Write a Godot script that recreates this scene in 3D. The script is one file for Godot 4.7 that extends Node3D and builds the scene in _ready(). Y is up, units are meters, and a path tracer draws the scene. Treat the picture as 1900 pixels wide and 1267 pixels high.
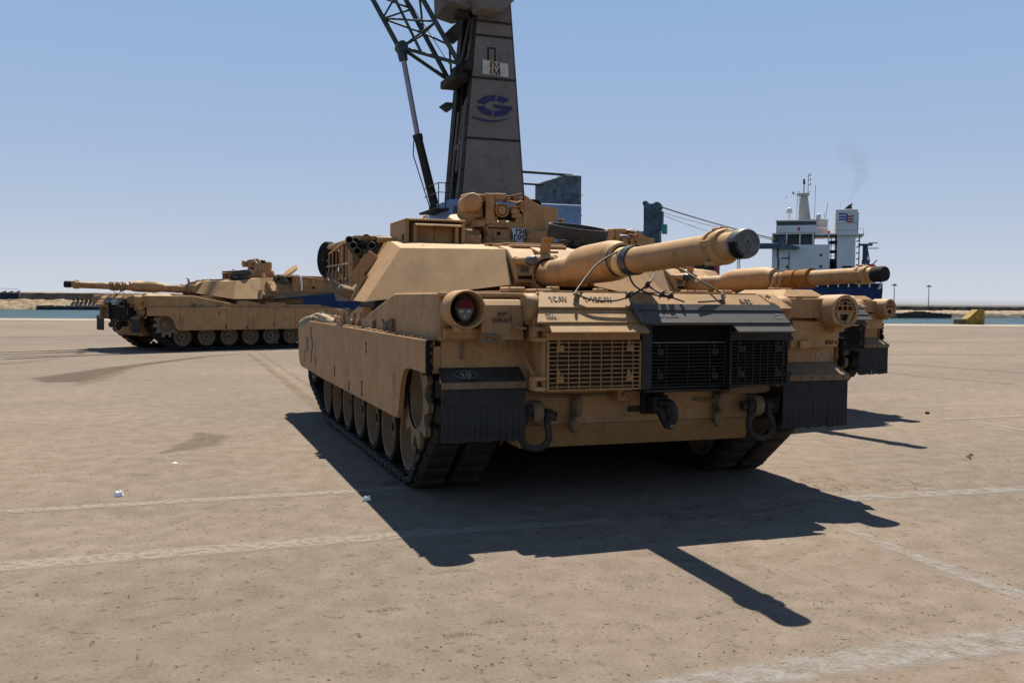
extends Node3D

var M := {}
var cache := {}
var rng := RandomNumberGenerator.new()
const FX := Transform3D(Vector3(0, 0, 1), Vector3(0, 1, 0), Vector3(1, 0, 0), Vector3.ZERO)   # profile (z, y), depth along x
const FY := Transform3D(Vector3(1, 0, 0), Vector3(0, 0, 1), Vector3(0, 1, 0), Vector3.ZERO)   # profile (x, z), depth along y
const FZ := Transform3D.IDENTITY


class MB:
	var v := PackedVector3Array()
	var n := PackedVector3Array()
	var col := PackedColorArray()

	func tri(a: Vector3, b: Vector3, c: Vector3, na: Vector3, nb := Vector3.ZERO, nc := Vector3.ZERO):
		if nb == Vector3.ZERO:
			nb = na
			nc = na
		var cr := (b - a).cross(c - a)
		if cr.length_squared() < 1e-18:
			return
		if cr.dot(na + nb + nc) > 0:
			v.append_array([a, c, b]); n.append_array([na, nc, nb])
		else:
			v.append_array([a, b, c]); n.append_array([na, nb, nc])

	func face(p: Array, hint: Vector3):
		var nn := Vector3.ZERO
		for i in p.size():
			nn += (p[i] as Vector3).cross(p[(i + 1) % p.size()])
		if nn.length() < 1e-12:
			return
		nn = nn.normalized()
		if nn.dot(hint) < 0:
			nn = -nn
		for i in range(1, p.size() - 1):
			tri(p[0], p[i], p[i + 1], nn)

	func solid(faces: Array, center: Vector3):
		for f in faces:
			var m := Vector3.ZERO
			for q in f:
				m += q
			face(f, m / f.size() - center)

	func hexa(p: Array):
		var c := Vector3.ZERO
		for q in p:
			c += q / 8.0
		solid([[p[0], p[1], p[2], p[3]], [p[4], p[5], p[6], p[7]], [p[0], p[1], p[5], p[4]], [p[1], p[2], p[6], p[5]], [p[2], p[3], p[7], p[6]], [p[3], p[0], p[4], p[7]]], c)

	# a four-cornered plate, th thick behind its face (towards -normal)
	func slab(a: Vector3, b: Vector3, c: Vector3, d: Vector3, th: float, hint: Vector3):
		var nn := (b - a).cross(d - a).normalized()
		if nn.dot(hint) < 0:
			nn = -nn
		nn *= th
		hexa([a, b, c, d, a - nn, b - nn, c - nn, d - nn])

	func inset(p: PackedVector2Array, b: float) -> PackedVector2Array:
		var o := PackedVector2Array()
		var k := p.size()
		for i in k:
			var e0 := (p[i] - p[(i + k - 1) % k]).normalized()
			var e1 := (p[(i + 1) % k] - p[i]).normalized()
			var m0 := Vector2(-e0.y, e0.x)
			var m1 := Vector2(-e1.y, e1.x)
			var m := m0 + m1
			var l: float = maxf(m.length_squared(), 0.3)
			o.append(p[i] + m * (2.0 * b / l))
		return o

	func extr(pp, fr: Transform3D, d0: float, d1: float, bev := 0.0):
		var p := PackedVector2Array(pp)
		if Geometry2D.is_polygon_clockwise(p):
			p.reverse()
		if d0 > d1:
			var t := d0
			d0 = d1
			d1 = t
		var k := p.size()
		var rings := [[p, d0], [p, d1]]
		if bev > 0.0:
			var q := inset(p, bev)
			rings = [[q, d0], [p, d0 + bev], [p, d1 - bev], [q, d1]]
		for r in rings.size() - 1:
			for i in k:
				var j := (i + 1) % k
				var a := fr * Vector3(rings[r][0][i].x, rings[r][0][i].y, rings[r][1])
				var b := fr * Vector3(rings[r][0][j].x, rings[r][0][j].y, rings[r][1])
				var c := fr * Vector3(rings[r + 1][0][j].x, rings[r + 1][0][j].y, rings[r + 1][1])
				var d := fr * Vector3(rings[r + 1][0][i].x, rings[r + 1][0][i].y, rings[r + 1][1])
				var e: Vector2 = p[j] - p[i]
				var dz := 0.0
				if bev > 0.0:
					dz = [-1.0, 0.0, 1.0][r] * e.length()
				face([a, b, c, d], fr.basis * Vector3(e.y, -e.x, dz))
		var ix := Geometry2D.triangulate_polygon(p)
		for s in 2:
			var pl: PackedVector2Array = rings[0 if s == 0 else -1][0]
			var nn := (fr.basis * Vector3(0, 0, -1 if s == 0 else 1)).normalized()
			var z: float = d0 if s == 0 else d1
			for t in range(0, ix.size(), 3):
				tri(fr * Vector3(pl[ix[t]].x, pl[ix[t]].y, z), fr * Vector3(pl[ix[t + 1]].x, pl[ix[t + 1]].y, z), fr * Vector3(pl[ix[t + 2]].x, pl[ix[t + 2]].y, z), nn)

	func box(c: Vector3, s: Vector3, bev := 0.004, ba := Basis()):
		var x := s.x / 2
		var y := s.y / 2
		var p: Array
		if bev > 0.0:
			p = [Vector2(-x + bev, -y), Vector2(x - bev, -y), Vector2(x, -y + bev), Vector2(x, y - bev), Vector2(x - bev, y), Vector2(-x + bev, y), Vector2(-x, y - bev), Vector2(-x, -y + bev)]
		else:
			p = [Vector2(-x, -y), Vector2(x, -y), Vector2(x, y), Vector2(-x, y)]
		extr(p, Transform3D(ba, c), -s.z / 2, s.z / 2, bev)

	func bx(x0: float, x1: float, y0: float, y1: float, z0: float, z1: float, bev := 0.004):
		box(Vector3((x0 + x1) / 2, (y0 + y1) / 2, (z0 + z1) / 2), Vector3(absf(x1 - x0), absf(y1 - y0), absf(z1 - z0)), bev)

	# profile of (radius, height along the local z axis)
	func lathe(pp: Array, fr: Transform3D, seg := 24, a0 := 0.0, a1 := TAU):
		var k := pp.size()
		var sn := []
		for i in k - 1:
			var e: Vector2 = pp[i + 1] - pp[i]
			sn.append(Vector2(e.y, -e.x).normalized())
		for i in k - 1:
			var n0: Vector2 = sn[i]
			var n1: Vector2 = sn[i]
			if i > 0 and sn[i - 1].dot(sn[i]) > 0.72:
				n0 = (sn[i - 1] + sn[i]).normalized()
			if i < k - 2 and sn[i + 1].dot(sn[i]) > 0.72:
				n1 = (sn[i + 1] + sn[i]).normalized()
			for j in seg:
				var t0 := a0 + (a1 - a0) * j / seg
				var t1 := a0 + (a1 - a0) * (j + 1) / seg
				var d0 := Vector2(cos(t0), sin(t0))
				var d1 := Vector2(cos(t1), sin(t1))
				var P: Vector2 = pp[i]
				var Q: Vector2 = pp[i + 1]
				var a := fr * Vector3(d0.x * P.x, d0.y * P.x, P.y)
				var b := fr * Vector3(d1.x * P.x, d1.y * P.x, P.y)
				var c := fr * Vector3(d1.x * Q.x, d1.y * Q.x, Q.y)
				var d := fr * Vector3(d0.x * Q.x, d0.y * Q.x, Q.y)
				var na := fr.basis * Vector3(d0.x * n0.x, d0.y * n0.x, n0.y)
				var nb := fr.basis * Vector3(d1.x * n0.x, d1.y * n0.x, n0.y)
				var nc := fr.basis * Vector3(d1.x * n1.x, d1.y * n1.x, n1.y)
				var nd := fr.basis * Vector3(d0.x * n1.x, d0.y * n1.x, n1.y)
				tri(a, b, c, na, nb, nc)
				tri(a, c, d, na, nc, nd)

	func cyl(a: Vector3, b: Vector3, r0: float, r1 := -1.0, seg := 12):
		if r1 < 0:
			r1 = r0
		var z := (b - a).normalized()
		var x := z.cross(Vector3.UP if absf(z.y) < 0.9 else Vector3.RIGHT).normalized()
		var fr := Transform3D(Basis(x, z.cross(x), z), a)
		var l := (b - a).length()
		lathe([Vector2(0, 0), Vector2(r0, 0), Vector2(r1, l), Vector2(0, l)], fr, seg)

	func tube(p: Array, r: float, seg := 6, closed := false):
		var k := p.size()
		var fr := []
		var up := Vector3.ZERO
		for i in k:
			var t: Vector3
			if closed:
				t = p[(i + 1) % k] - p[(i + k - 1) % k]
			else:
				t = p[mini(i + 1, k - 1)] - p[maxi(i - 1, 0)]
			t = t.normalized()
			if up == Vector3.ZERO:
				up = t.cross(Vector3.UP if absf(t.y) < 0.9 else Vector3.RIGHT).normalized()
			up = (up - t * up.dot(t)).normalized()
			fr.append([up, t.cross(up), t])
		for i in (k if closed else k - 1):
			var j := (i + 1) % k
			for s in seg:
				var a0 := TAU * s / seg
				var a1 := TAU * (s + 1) / seg
				var na: Vector3 = fr[i][0] * cos(a0) + fr[i][1] * sin(a0)
				var nb: Vector3 = fr[i][0] * cos(a1) + fr[i][1] * sin(a1)
				var nc: Vector3 = fr[j][0] * cos(a1) + fr[j][1] * sin(a1)
				var nd: Vector3 = fr[j][0] * cos(a0) + fr[j][1] * sin(a0)
				tri(p[i] + na * r, p[i] + nb * r, p[j] + nc * r, na, nb, nc)
				tri(p[i] + na * r, p[j] + nc * r, p[j] + nd * r, na, nc, nd)
		if not closed:
			for e in [0, k - 1]:
				for s in seg:
					var a0 := TAU * s / seg
					var a1 := TAU * (s + 1) / seg
					var nn: Vector3 = fr[e][2] * (-1 if e == 0 else 1)
					tri(p[e], p[e] + (fr[e][0] * cos(a0) + fr[e][1] * sin(a0)) * r, p[e] + (fr[e][0] * cos(a1) + fr[e][1] * sin(a1)) * r, nn)

	func mesh() -> ArrayMesh:
		var m := ArrayMesh.new()
		var arr := []
		arr.resize(Mesh.ARRAY_MAX)
		arr[Mesh.ARRAY_VERTEX] = v
		arr[Mesh.ARRAY_NORMAL] = n
		if col.size() == v.size():
			arr[Mesh.ARRAY_COLOR] = col
		m.add_surface_from_arrays(Mesh.PRIMITIVE_TRIANGLES, arr)
		return m


func smooth(p: Array, per := 5) -> Array:
	var o := []
	for i in p.size() - 1:
		var a: Vector3 = p[maxi(i - 1, 0)]
		var b: Vector3 = p[i]
		var c: Vector3 = p[i + 1]
		var d: Vector3 = p[mini(i + 2, p.size() - 1)]
		for k in per:
			var t := float(k) / per
			o.append(0.5 * (2.0 * b + (c - a) * t + (2.0 * a - 5.0 * b + 4.0 * c - d) * t * t + (3.0 * b - a - 3.0 * c + d) * t * t * t))
	o.append(p[-1])
	return o


func lin(r: float, g: float, b: float, a := 1.0) -> Color:
	var c := Color(r, g, b).linear_to_srgb()
	c.a = a
	return c


func tag(o: Node, label: String, category: String, group := "") -> Node:
	o.set_meta("label", label)
	o.set_meta("category", category)
	if group:
		o.set_meta("group", group)
	return o


func structure(o: Node) -> Node:
	o.set_meta("kind", "structure")
	return o


func thing(called: String, label: String, category: String, at := Vector3.ZERO, turn := 0.0, group := "") -> Node3D:
	var o := Node3D.new()
	o.name = called
	add_child(o, true)
	o.position = at
	o.rotation.y = turn
	tag(o, label, category, group)
	return o


func P(par: Node, called: String, m, material: Material, pos := Vector3.ZERO, rot := Vector3.ZERO) -> MeshInstance3D:
	var o := MeshInstance3D.new()
	o.name = called
	o.mesh = m.mesh() if m is MB else m
	o.material_override = material
	o.position = pos
	o.rotation = rot
	par.add_child(o, true)
	return o


func node(par: Node, called: String, pos := Vector3.ZERO, rot := Vector3.ZERO) -> Node3D:
	var o := Node3D.new()
	o.name = called
	o.position = pos
	o.rotation = rot
	par.add_child(o, true)
	return o


func c(key: String, make: Callable):
	if not cache.has(key):
		var b = make.call()
		cache[key] = b.mesh() if b is MB else b
	return cache[key]


func txt(par: Node, s: String, h: float, material: Material, xf: Transform3D, sx := 1.0, font := "Droid Sans") -> MeshInstance3D:
	var t := TextMesh.new()
	var f := SystemFont.new()
	f.font_names = PackedStringArray([font])
	f.font_weight = 700
	t.font = f
	t.text = s
	t.font_size = 40
	t.pixel_size = h / 29.0
	t.depth = 0.003
	t.curve_step = 2.0
	var o := P(par, "lettering", t, material)
	o.transform = Transform3D(xf.basis.orthonormalized() * Basis.from_scale(Vector3(sx, 1, 1)), xf.origin)
	return o


# ---------------------------------------------------------------- textures and materials
func noise_bytes(size: int, freq: float, oct: int, sd: int, kind := FastNoiseLite.TYPE_SIMPLEX_SMOOTH) -> PackedByteArray:
	var f := FastNoiseLite.new()
	f.noise_type = kind
	f.frequency = freq
	f.fractal_octaves = oct
	f.seed = sd
	var im := f.get_seamless_image(size, size)
	im.convert(Image.FORMAT_L8)
	return im.get_data()


func tex_from(size: int, bytes: PackedByteArray, format := Image.FORMAT_RGB8) -> ImageTexture:
	return ImageTexture.create_from_image(Image.create_from_data(size, size, false, format, bytes))


func grime_tex(size: int, sd: int, depth: float, warm: float) -> ImageTexture:
	var a := noise_bytes(size, 0.006, 5, sd)
	var b := noise_bytes(size, 0.05, 3, sd + 1)
	var d := noise_bytes(size, 0.02, 4, sd + 2)
	var out := PackedByteArray()
	out.resize(size * size * 3)
	for i in size * size:
		var x := a[i] / 255.0
		var y := b[i] / 255.0
		var z := d[i] / 255.0
		var v := 1.0 - depth * (0.55 * x + 0.25 * y)
		if z > 0.66:
			v -= (z - 0.66) * depth * 2.2
		if z < 0.30:
			v = minf(1.0, v + (0.30 - z) * depth * 1.6)
		var w := warm * (x - 0.5)
		out[i * 3] = int(clampf(v + w * 0.3, 0, 1) * 255)
		out[i * 3 + 1] = int(clampf(v, 0, 1) * 255)
		out[i * 3 + 2] = int(clampf(v - w, 0, 1) * 255)
	return tex_from(size, out)


# paint: soft vertical dust streaks, faint stains, small chips and pale scuffs
func coat_tex() -> ImageTexture:
	var s := 1024
	var a := noise_bytes(s, 0.004, 5, 61)
	var b := noise_bytes(s, 0.012, 4, 62)
	var d := noise_bytes(s, 0.06, 3, 63)
	var out := PackedByteArray()
	out.resize(s * s * 3)
	for y in s:
		for x in s:
			var i := y * s + x
			var st := b[y * s + (x * 5) % s] / 255.0
			var big := a[i] / 255.0
			var v := 0.93 + 0.10 * (big - 0.5) + 0.03 * (d[i] / 255.0 - 0.5)
			v -= 0.13 * maxf(0.0, st - 0.58)
			v += 0.10 * maxf(0.0, 0.40 - st)
			if big < 0.36:
				v -= (0.36 - big) * 0.35
			out[i * 3] = int(clampf(v, 0, 1) * 255)
			out[i * 3 + 1] = int(clampf(v + 0.015 * (st - 0.5), 0, 1) * 255)
			out[i * 3 + 2] = int(clampf(v + 0.05 * (0.5 - big), 0, 1) * 255)
	var im := Image.create_from_data(s, s, false, Image.FORMAT_RGB8, out)
	speckle(im, 420, 0.6, 1.8, Color(0.52, 0.47, 0.42, 0.45), 2.0)
	speckle(im, 60, 0.8, 1.4, Color(0.45, 0.40, 0.36, 0.35), 14.0)
	speckle(im, 160, 0.6, 1.6, Color(1, 1, 1, 0.4), 3.0)
	speckle(im, 16, 4.0, 9.0, Color(0.70, 0.66, 0.60, 0.28), 1.6)
	return ImageTexture.create_from_image(im)


func speckle(img: Image, count: int, r0: float, r1: float, col: Color, stretch := 1.0):
	var s := img.get_width()
	for i in count:
		var cx := rng.randi_range(0, s - 1)
		var cy := rng.randi_range(0, s - 1)
		var r := rng.randf_range(r0, r1)
		var sx := r * rng.randf_range(1.0, stretch)
		if rng.randf() < 0.45:
			var t := r
			r = sx
			sx = t
		var k := col
		k.a *= rng.randf_range(0.35, 1.0)
		for y in range(-int(ceil(r)), int(ceil(r)) + 1):
			for x in range(-int(ceil(sx)), int(ceil(sx)) + 1):
				if x * x / (sx * sx + 0.01) + y * y / (r * r + 0.01) <= 1.0:
					var px := posmod(cx + x, s)
					var py := posmod(cy + y, s)
					img.set_pixel(px, py, img.get_pixel(px, py).lerp(Color(k.r, k.g, k.b), k.a))


func mat(called: String, col: Color, rough := 0.8, tex: Texture2D = null, tile := 1.0, metal := 0.0, spec := 0.4) -> StandardMaterial3D:
	var m := StandardMaterial3D.new()
	m.resource_name = called
	m.albedo_color = col
	m.roughness = rough
	m.metallic = metal
	m.metallic_specular = spec
	if tex:
		m.albedo_texture = tex
		m.uv1_triplanar = true
		m.uv1_scale = Vector3.ONE / tile
	M[called] = m
	return m


func bump(m: StandardMaterial3D, tex: Texture2D, cm: float):
	m.heightmap_enabled = true
	m.heightmap_texture = tex
	m.heightmap_scale = cm


func alpha_tex(size: int, sd: int, freq: float, lo: float, hi: float, strength: float, sx := 1) -> ImageTexture:
	var a := noise_bytes(size, freq, 4, sd)
	var b := noise_bytes(size, 0.11, 3, sd + 7)
	var out := PackedByteArray()
	out.resize(size * size * 4)
	for y in size:
		for x in size:
			var i := y * size + x
			var v: float = a[y * size + (x * sx) % size] / 255.0 * 0.6 + b[i] / 255.0 * 0.4
			out[i * 4] = 255
			out[i * 4 + 1] = 255
			out[i * 4 + 2] = 255
			out[i * 4 + 3] = int(clampf((v - lo) / (hi - lo), 0, 1) * strength * 255)
	return tex_from(size, out, Image.FORMAT_RGBA8)


func worn(called: String, col: Color, tex: Texture2D, tile: float) -> StandardMaterial3D:
	var m := mat(called, col, 0.9, tex, tile, 0.0, 0.2)
	m.transparency = BaseMaterial3D.TRANSPARENCY_ALPHA
	m.uv1_world_triplanar = true
	m.vertex_color_use_as_albedo = true
	return m


func make_materials():
	var grime := grime_tex(512, 11, 0.30, 0.05)
	var soft := grime_tex(512, 31, 0.11, 0.03)
	var coat := coat_tex()
	var soft2 := grime_tex(512, 37, 0.20, 0.03)
	var grime2 := grime_tex(512, 23, 0.55, 0.06)
	var fine := tex_from(256, noise_bytes(256, 0.12, 3, 5), Image.FORMAT_L8)
	var t := mat("tan_paint", lin(0.46, 0.266, 0.112), 0.66, coat, 2.3)
	bump(t, fine, 0.06)
	t.detail_enabled = true
	t.detail_blend_mode = BaseMaterial3D.BLEND_MODE_MUL
	t.detail_albedo = soft2
	t.detail_uv_layer = BaseMaterial3D.DETAIL_UV_2
	t.uv2_triplanar = true
	t.uv2_scale = Vector3.ONE / 0.9
	var d := mat("dusty_shaded_tan", lin(0.215, 0.148, 0.086), 0.85, grime, 0.9)  # dusty paint, also darkened to paint in the shade on low parts
	bump(d, fine, 0.1)
	mat("heat_black", lin(0.022, 0.022, 0.021), 0.55, grime2, 0.8, 0.0, 0.4)
	mat("dusty_black", lin(0.084, 0.083, 0.079), 0.6, grime, 0.8, 0.0, 0.4)
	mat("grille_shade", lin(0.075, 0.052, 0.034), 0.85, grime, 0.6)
	mat("deep_black", lin(0.007, 0.007, 0.007), 0.85, null, 1.0, 0.0, 0.25)
	bump(mat("track_rubber", lin(0.048, 0.037, 0.026), 0.92, grime2, 0.5), fine, 0.25)
	mat("track_steel", lin(0.03, 0.026, 0.021), 0.65, grime2, 0.4, 0.3)
	mat("tyre_rubber", lin(0.016, 0.014, 0.012), 0.9, grime2, 0.6)
	mat("flap_rubber", lin(0.036, 0.037, 0.036), 0.8, grime, 0.5, 0.0, 0.3)
	mat("flap_steel", lin(0.075, 0.066, 0.056), 0.85, grime2, 0.6, 0.0, 0.2)
	mat("olive", lin(0.115, 0.12, 0.08), 0.7, grime, 0.5)
	mat("dark_olive", lin(0.05, 0.047, 0.036), 0.75, grime, 0.5)
	mat("bare_steel", lin(0.24, 0.23, 0.21), 0.5, grime2, 0.3, 0.6)
	mat("red_lens", lin(0.10, 0.008, 0.006), 0.55, null, 1.0, 0.0, 0.25)
	mat("lens_grey", lin(0.16, 0.14, 0.11), 0.7, grime, 0.3)
	mat("lens_white", lin(0.4, 0.38, 0.33), 0.5)
	mat("stencil_black", lin(0.045, 0.032, 0.022), 0.9)
	mat("stencil_grey", lin(0.115, 0.09, 0.068), 0.9)
	mat("stencil_white", lin(0.28, 0.27, 0.25), 0.9)
	mat("chalk", lin(0.5, 0.47, 0.42), 0.95)
	mat("chalk_faint", lin(0.17, 0.165, 0.155), 0.95)
	mat("silver_tape", lin(0.15, 0.15, 0.15), 0.5, grime2, 0.22, 0.2)
	mat("pale_tape", lin(0.62, 0.45, 0.20), 0.6, soft2, 0.3)
	mat("black_tape", lin(0.03, 0.03, 0.032), 0.4, grime, 0.4)
	mat("cable_black", lin(0.03, 0.028, 0.026), 0.6)
	mat("cord_tan", lin(0.2, 0.14, 0.08), 0.8)
	mat("brown_cloth", lin(0.30, 0.125, 0.022), 0.9, grime, 0.3)
	mat("rag_cloth", lin(0.55, 0.42, 0.28), 0.95, grime2, 0.4)
	mat("dark_cloth", lin(0.03, 0.035, 0.05), 0.95, grime2, 0.3)
	mat("blue_plastic", lin(0.05, 0.4, 0.55), 0.5)
	mat("white_litter", lin(0.8, 0.79, 0.76), 0.8)
	mat("sign_white", lin(0.55, 0.6, 0.66), 0.6, grime, 0.4)
	mat("bird_white", lin(0.7, 0.7, 0.7), 0.8)
	# crane
	mat("crane_grey", lin(0.165, 0.150, 0.138), 0.8, soft2, 5.0)
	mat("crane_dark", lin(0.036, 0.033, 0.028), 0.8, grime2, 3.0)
	mat("crane_edge", lin(0.09, 0.095, 0.1), 0.7, grime2, 3.0)
	mat("boom_green", lin(0.05, 0.085, 0.095), 0.65, grime2, 2.0)
	mat("crane_blue", lin(0.15, 0.25, 0.42), 0.6, soft2, 3.0)
	mat("ballast_blue", lin(0.115, 0.165, 0.2), 0.75, grime2, 2.5)
	mat("piston_rod", lin(0.3, 0.3, 0.36), 0.35, grime, 2.0, 0.5)
	mat("logo_blue", lin(0.018, 0.022, 0.085), 0.7)
	mat("panel_white", lin(0.55, 0.54, 0.5), 0.7, grime, 2.0)
	mat("rust", lin(0.3, 0.13, 0.03), 0.9, grime2, 0.6)
	mat("letter_brown", lin(0.09, 0.045, 0.03), 0.8)
	# ship
	mat("ship_white", lin(0.70, 0.655, 0.62), 0.6, soft, 25.0)
	mat("ship_cream", lin(0.55, 0.51, 0.45), 0.7, soft2, 9.0)
	mat("ship_blue", lin(0.012, 0.034, 0.105), 0.55, grime, 12.0)
	mat("ship_grey", lin(0.11, 0.145, 0.18), 0.6, grime2, 8.0)
	mat("ship_dark", lin(0.03, 0.033, 0.035), 0.7, grime2, 4.0)
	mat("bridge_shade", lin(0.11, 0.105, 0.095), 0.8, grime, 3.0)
	mat("cap_black", lin(0.022, 0.022, 0.02), 0.8, grime, 0.3, 0.0, 0.25)
	mat("ship_glass", lin(0.02, 0.03, 0.035), 0.15)
	mat("ship_red", lin(0.5, 0.06, 0.03), 0.6)
	mat("dark_red", lin(0.32, 0.04, 0.05), 0.7)
	mat("mark_blue", lin(0.03, 0.09, 0.25), 0.7)
	mat("mark_red", lin(0.35, 0.03, 0.04), 0.7)
	mat("rail_white", lin(0.6, 0.6, 0.58), 0.6)
	mat("green_lamp", lin(0.03, 0.25, 0.17), 0.4)
	# shore
	mat("sand_wall", lin(0.26, 0.185, 0.125), 0.95, grime2, 22.0)
	mat("pale_rock", lin(0.42, 0.32, 0.2), 0.95, grime2, 3.5)
	mat("dark_rock", lin(0.09, 0.085, 0.08), 0.95, grime2, 3.5)
	mat("far_scrub", lin(0.085, 0.075, 0.062), 0.95, grime2, 14.0)
	mat("dark_concrete", lin(0.045, 0.055, 0.07), 0.9, grime2, 8.0)
	mat("joint_pale", lin(0.2, 0.2, 0.19), 0.9)
	mat("yellow_paint", lin(0.42, 0.27, 0.05), 0.8, grime2, 1.6)
	mat("old_concrete", lin(0.2, 0.17, 0.13), 0.9, grime2, 1.4)
	mat("pole_grey", lin(0.25, 0.25, 0.25), 0.7)
	# ground
	var g := Image.create(1024, 1024, false, Image.FORMAT_RGB8)
	var n1 := noise_bytes(1024, 0.012, 5, 101)
	var n2 := noise_bytes(1024, 0.13, 3, 102)
	var n3 := noise_bytes(1024, 0.035, 3, 103)
	var by := PackedByteArray()
	by.resize(1024 * 1024 * 3)
	for i in 1024 * 1024:
		var v := 0.74 + 0.13 * (n1[i] / 255.0) + 0.12 * (n2[i] / 255.0)
		var q := n3[i] / 255.0
		if q > 0.70:
			v -= (q - 0.70) * 0.9
		by[i * 3] = int(clampf(v, 0, 1) * 255)
		by[i * 3 + 1] = int(clampf(v - 0.012 + 0.012 * q, 0, 1) * 255)
		by[i * 3 + 2] = int(clampf(v - 0.03 + 0.03 * (n1[i] / 255.0), 0, 1) * 255)
	g = Image.create_from_data(1024, 1024, false, Image.FORMAT_RGB8, by)
	speckle(g, 5200, 0.5, 1.3, Color(0.5, 0.46, 0.4, 0.55), 2.0)
	speckle(g, 2600, 0.4, 1.1, Color(0.98, 0.96, 0.92, 0.7), 1.5)
	speckle(g, 260, 1.0, 2.2, Color(0.30, 0.26, 0.21, 0.6), 3.0)
	speckle(g, 90, 0.7, 1.2, Color(0.38, 0.33, 0.26, 0.5), 12.0)
	speckle(g, 26, 5.0, 12.0, Color(0.62, 0.57, 0.50, 0.22), 2.5)
	speckle(g, 14, 6.0, 14.0, Color(0.86, 0.84, 0.80, 0.25), 2.5)
	var gt := ImageTexture.create_from_image(g)
	var gm := mat("concrete_ground", lin(0.283, 0.234, 0.192), 0.92, gt, 3.7, 0.0, 0.25)
	gm.uv1_world_triplanar = true
	bump(gm, gt, 0.5)
	var e1 := noise_bytes(1024, 0.004, 6, 201)
	var e2 := noise_bytes(1024, 0.02, 4, 202)
	var by2 := PackedByteArray()
	by2.resize(1024 * 1024 * 3)
	for y in 1024:
		for x in 1024:
			var i := y * 1024 + x
			var p := e1[i] / 255.0
			var q := e2[y * 1024 + (x / 3) % 1024] / 255.0 * 0.6 + e2[i] / 255.0 * 0.4
			var v := 0.875 + 0.10 * (p - 0.5) + 0.10 * (q - 0.5)
			by2[i * 3] = int(clampf(v + 0.02 * (p - 0.5), 0, 1) * 255)
			by2[i * 3 + 1] = int(clampf(v, 0, 1) * 255)
			by2[i * 3 + 2] = int(clampf(v - 0.03 * (p - 0.5), 0, 1) * 255)
	gm.detail_enabled = true
	gm.detail_blend_mode = BaseMaterial3D.BLEND_MODE_MUL
	gm.detail_albedo = tex_from(1024, by2)
	gm.detail_uv_layer = BaseMaterial3D.DETAIL_UV_2
	gm.uv2_triplanar = true
	gm.uv2_world_triplanar = true
	gm.uv2_scale = Vector3.ONE / 47.0
	mat("coping", lin(0.32, 0.27, 0.215), 0.9, grime, 4.0)
	mat("seam_dark", lin(0.06, 0.05, 0.04), 0.95)
	mat("quay_face", lin(0.12, 0.11, 0.1), 0.9, grime2, 5.0)
	worn("worn_white", lin(0.30, 0.27, 0.235), alpha_tex(512, 301, 0.03, 0.22, 0.62, 0.6), 1.3)
	worn("worn_faint", lin(0.25, 0.22, 0.19), alpha_tex(512, 311, 0.03, 0.22, 0.72, 0.5), 1.7)
	worn("worn_bluish", lin(0.29, 0.285, 0.275), alpha_tex(512, 321, 0.02, 0.25, 0.75, 0.6), 1.5)
	worn("worn_yellow", lin(0.17, 0.115, 0.055), alpha_tex(512, 331, 0.012, 0.3, 0.85, 0.5), 4.0)
	worn("tyre_dirt", lin(0.062, 0.047, 0.034), alpha_tex(512, 341, 0.05, 0.42, 0.60, 0.8, 4), 1.6)
	worn("tyre_faint", lin(0.075, 0.058, 0.042), alpha_tex(512, 351, 0.03, 0.40, 0.78, 0.6, 3), 1.9)
	worn("scuff", lin(0.07, 0.055, 0.037), alpha_tex(512, 361, 0.07, 0.50, 0.62, 0.8), 0.5)
	# water
	var w := mat("sea_water", lin(0.014, 0.052, 0.066), 0.3, null, 1.0, 0.0, 0.17)
	w.uv1_triplanar = true
	w.uv1_world_triplanar = true
	w.uv1_scale = Vector3.ONE / 14.0
	bump(w, tex_from(512, noise_bytes(512, 0.03, 5, 401), Image.FORMAT_L8), 45.0)


# ---------------------------------------------------------------- tank
const SKIRT := [3.56, 2.545, 1.06, 0.36, -0.57, -1.31, -2.06, -3.80]
const WHEEL_Z := [2.42, 1.66, 0.93, 0.21, -0.51, -1.23, -1.96]


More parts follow.
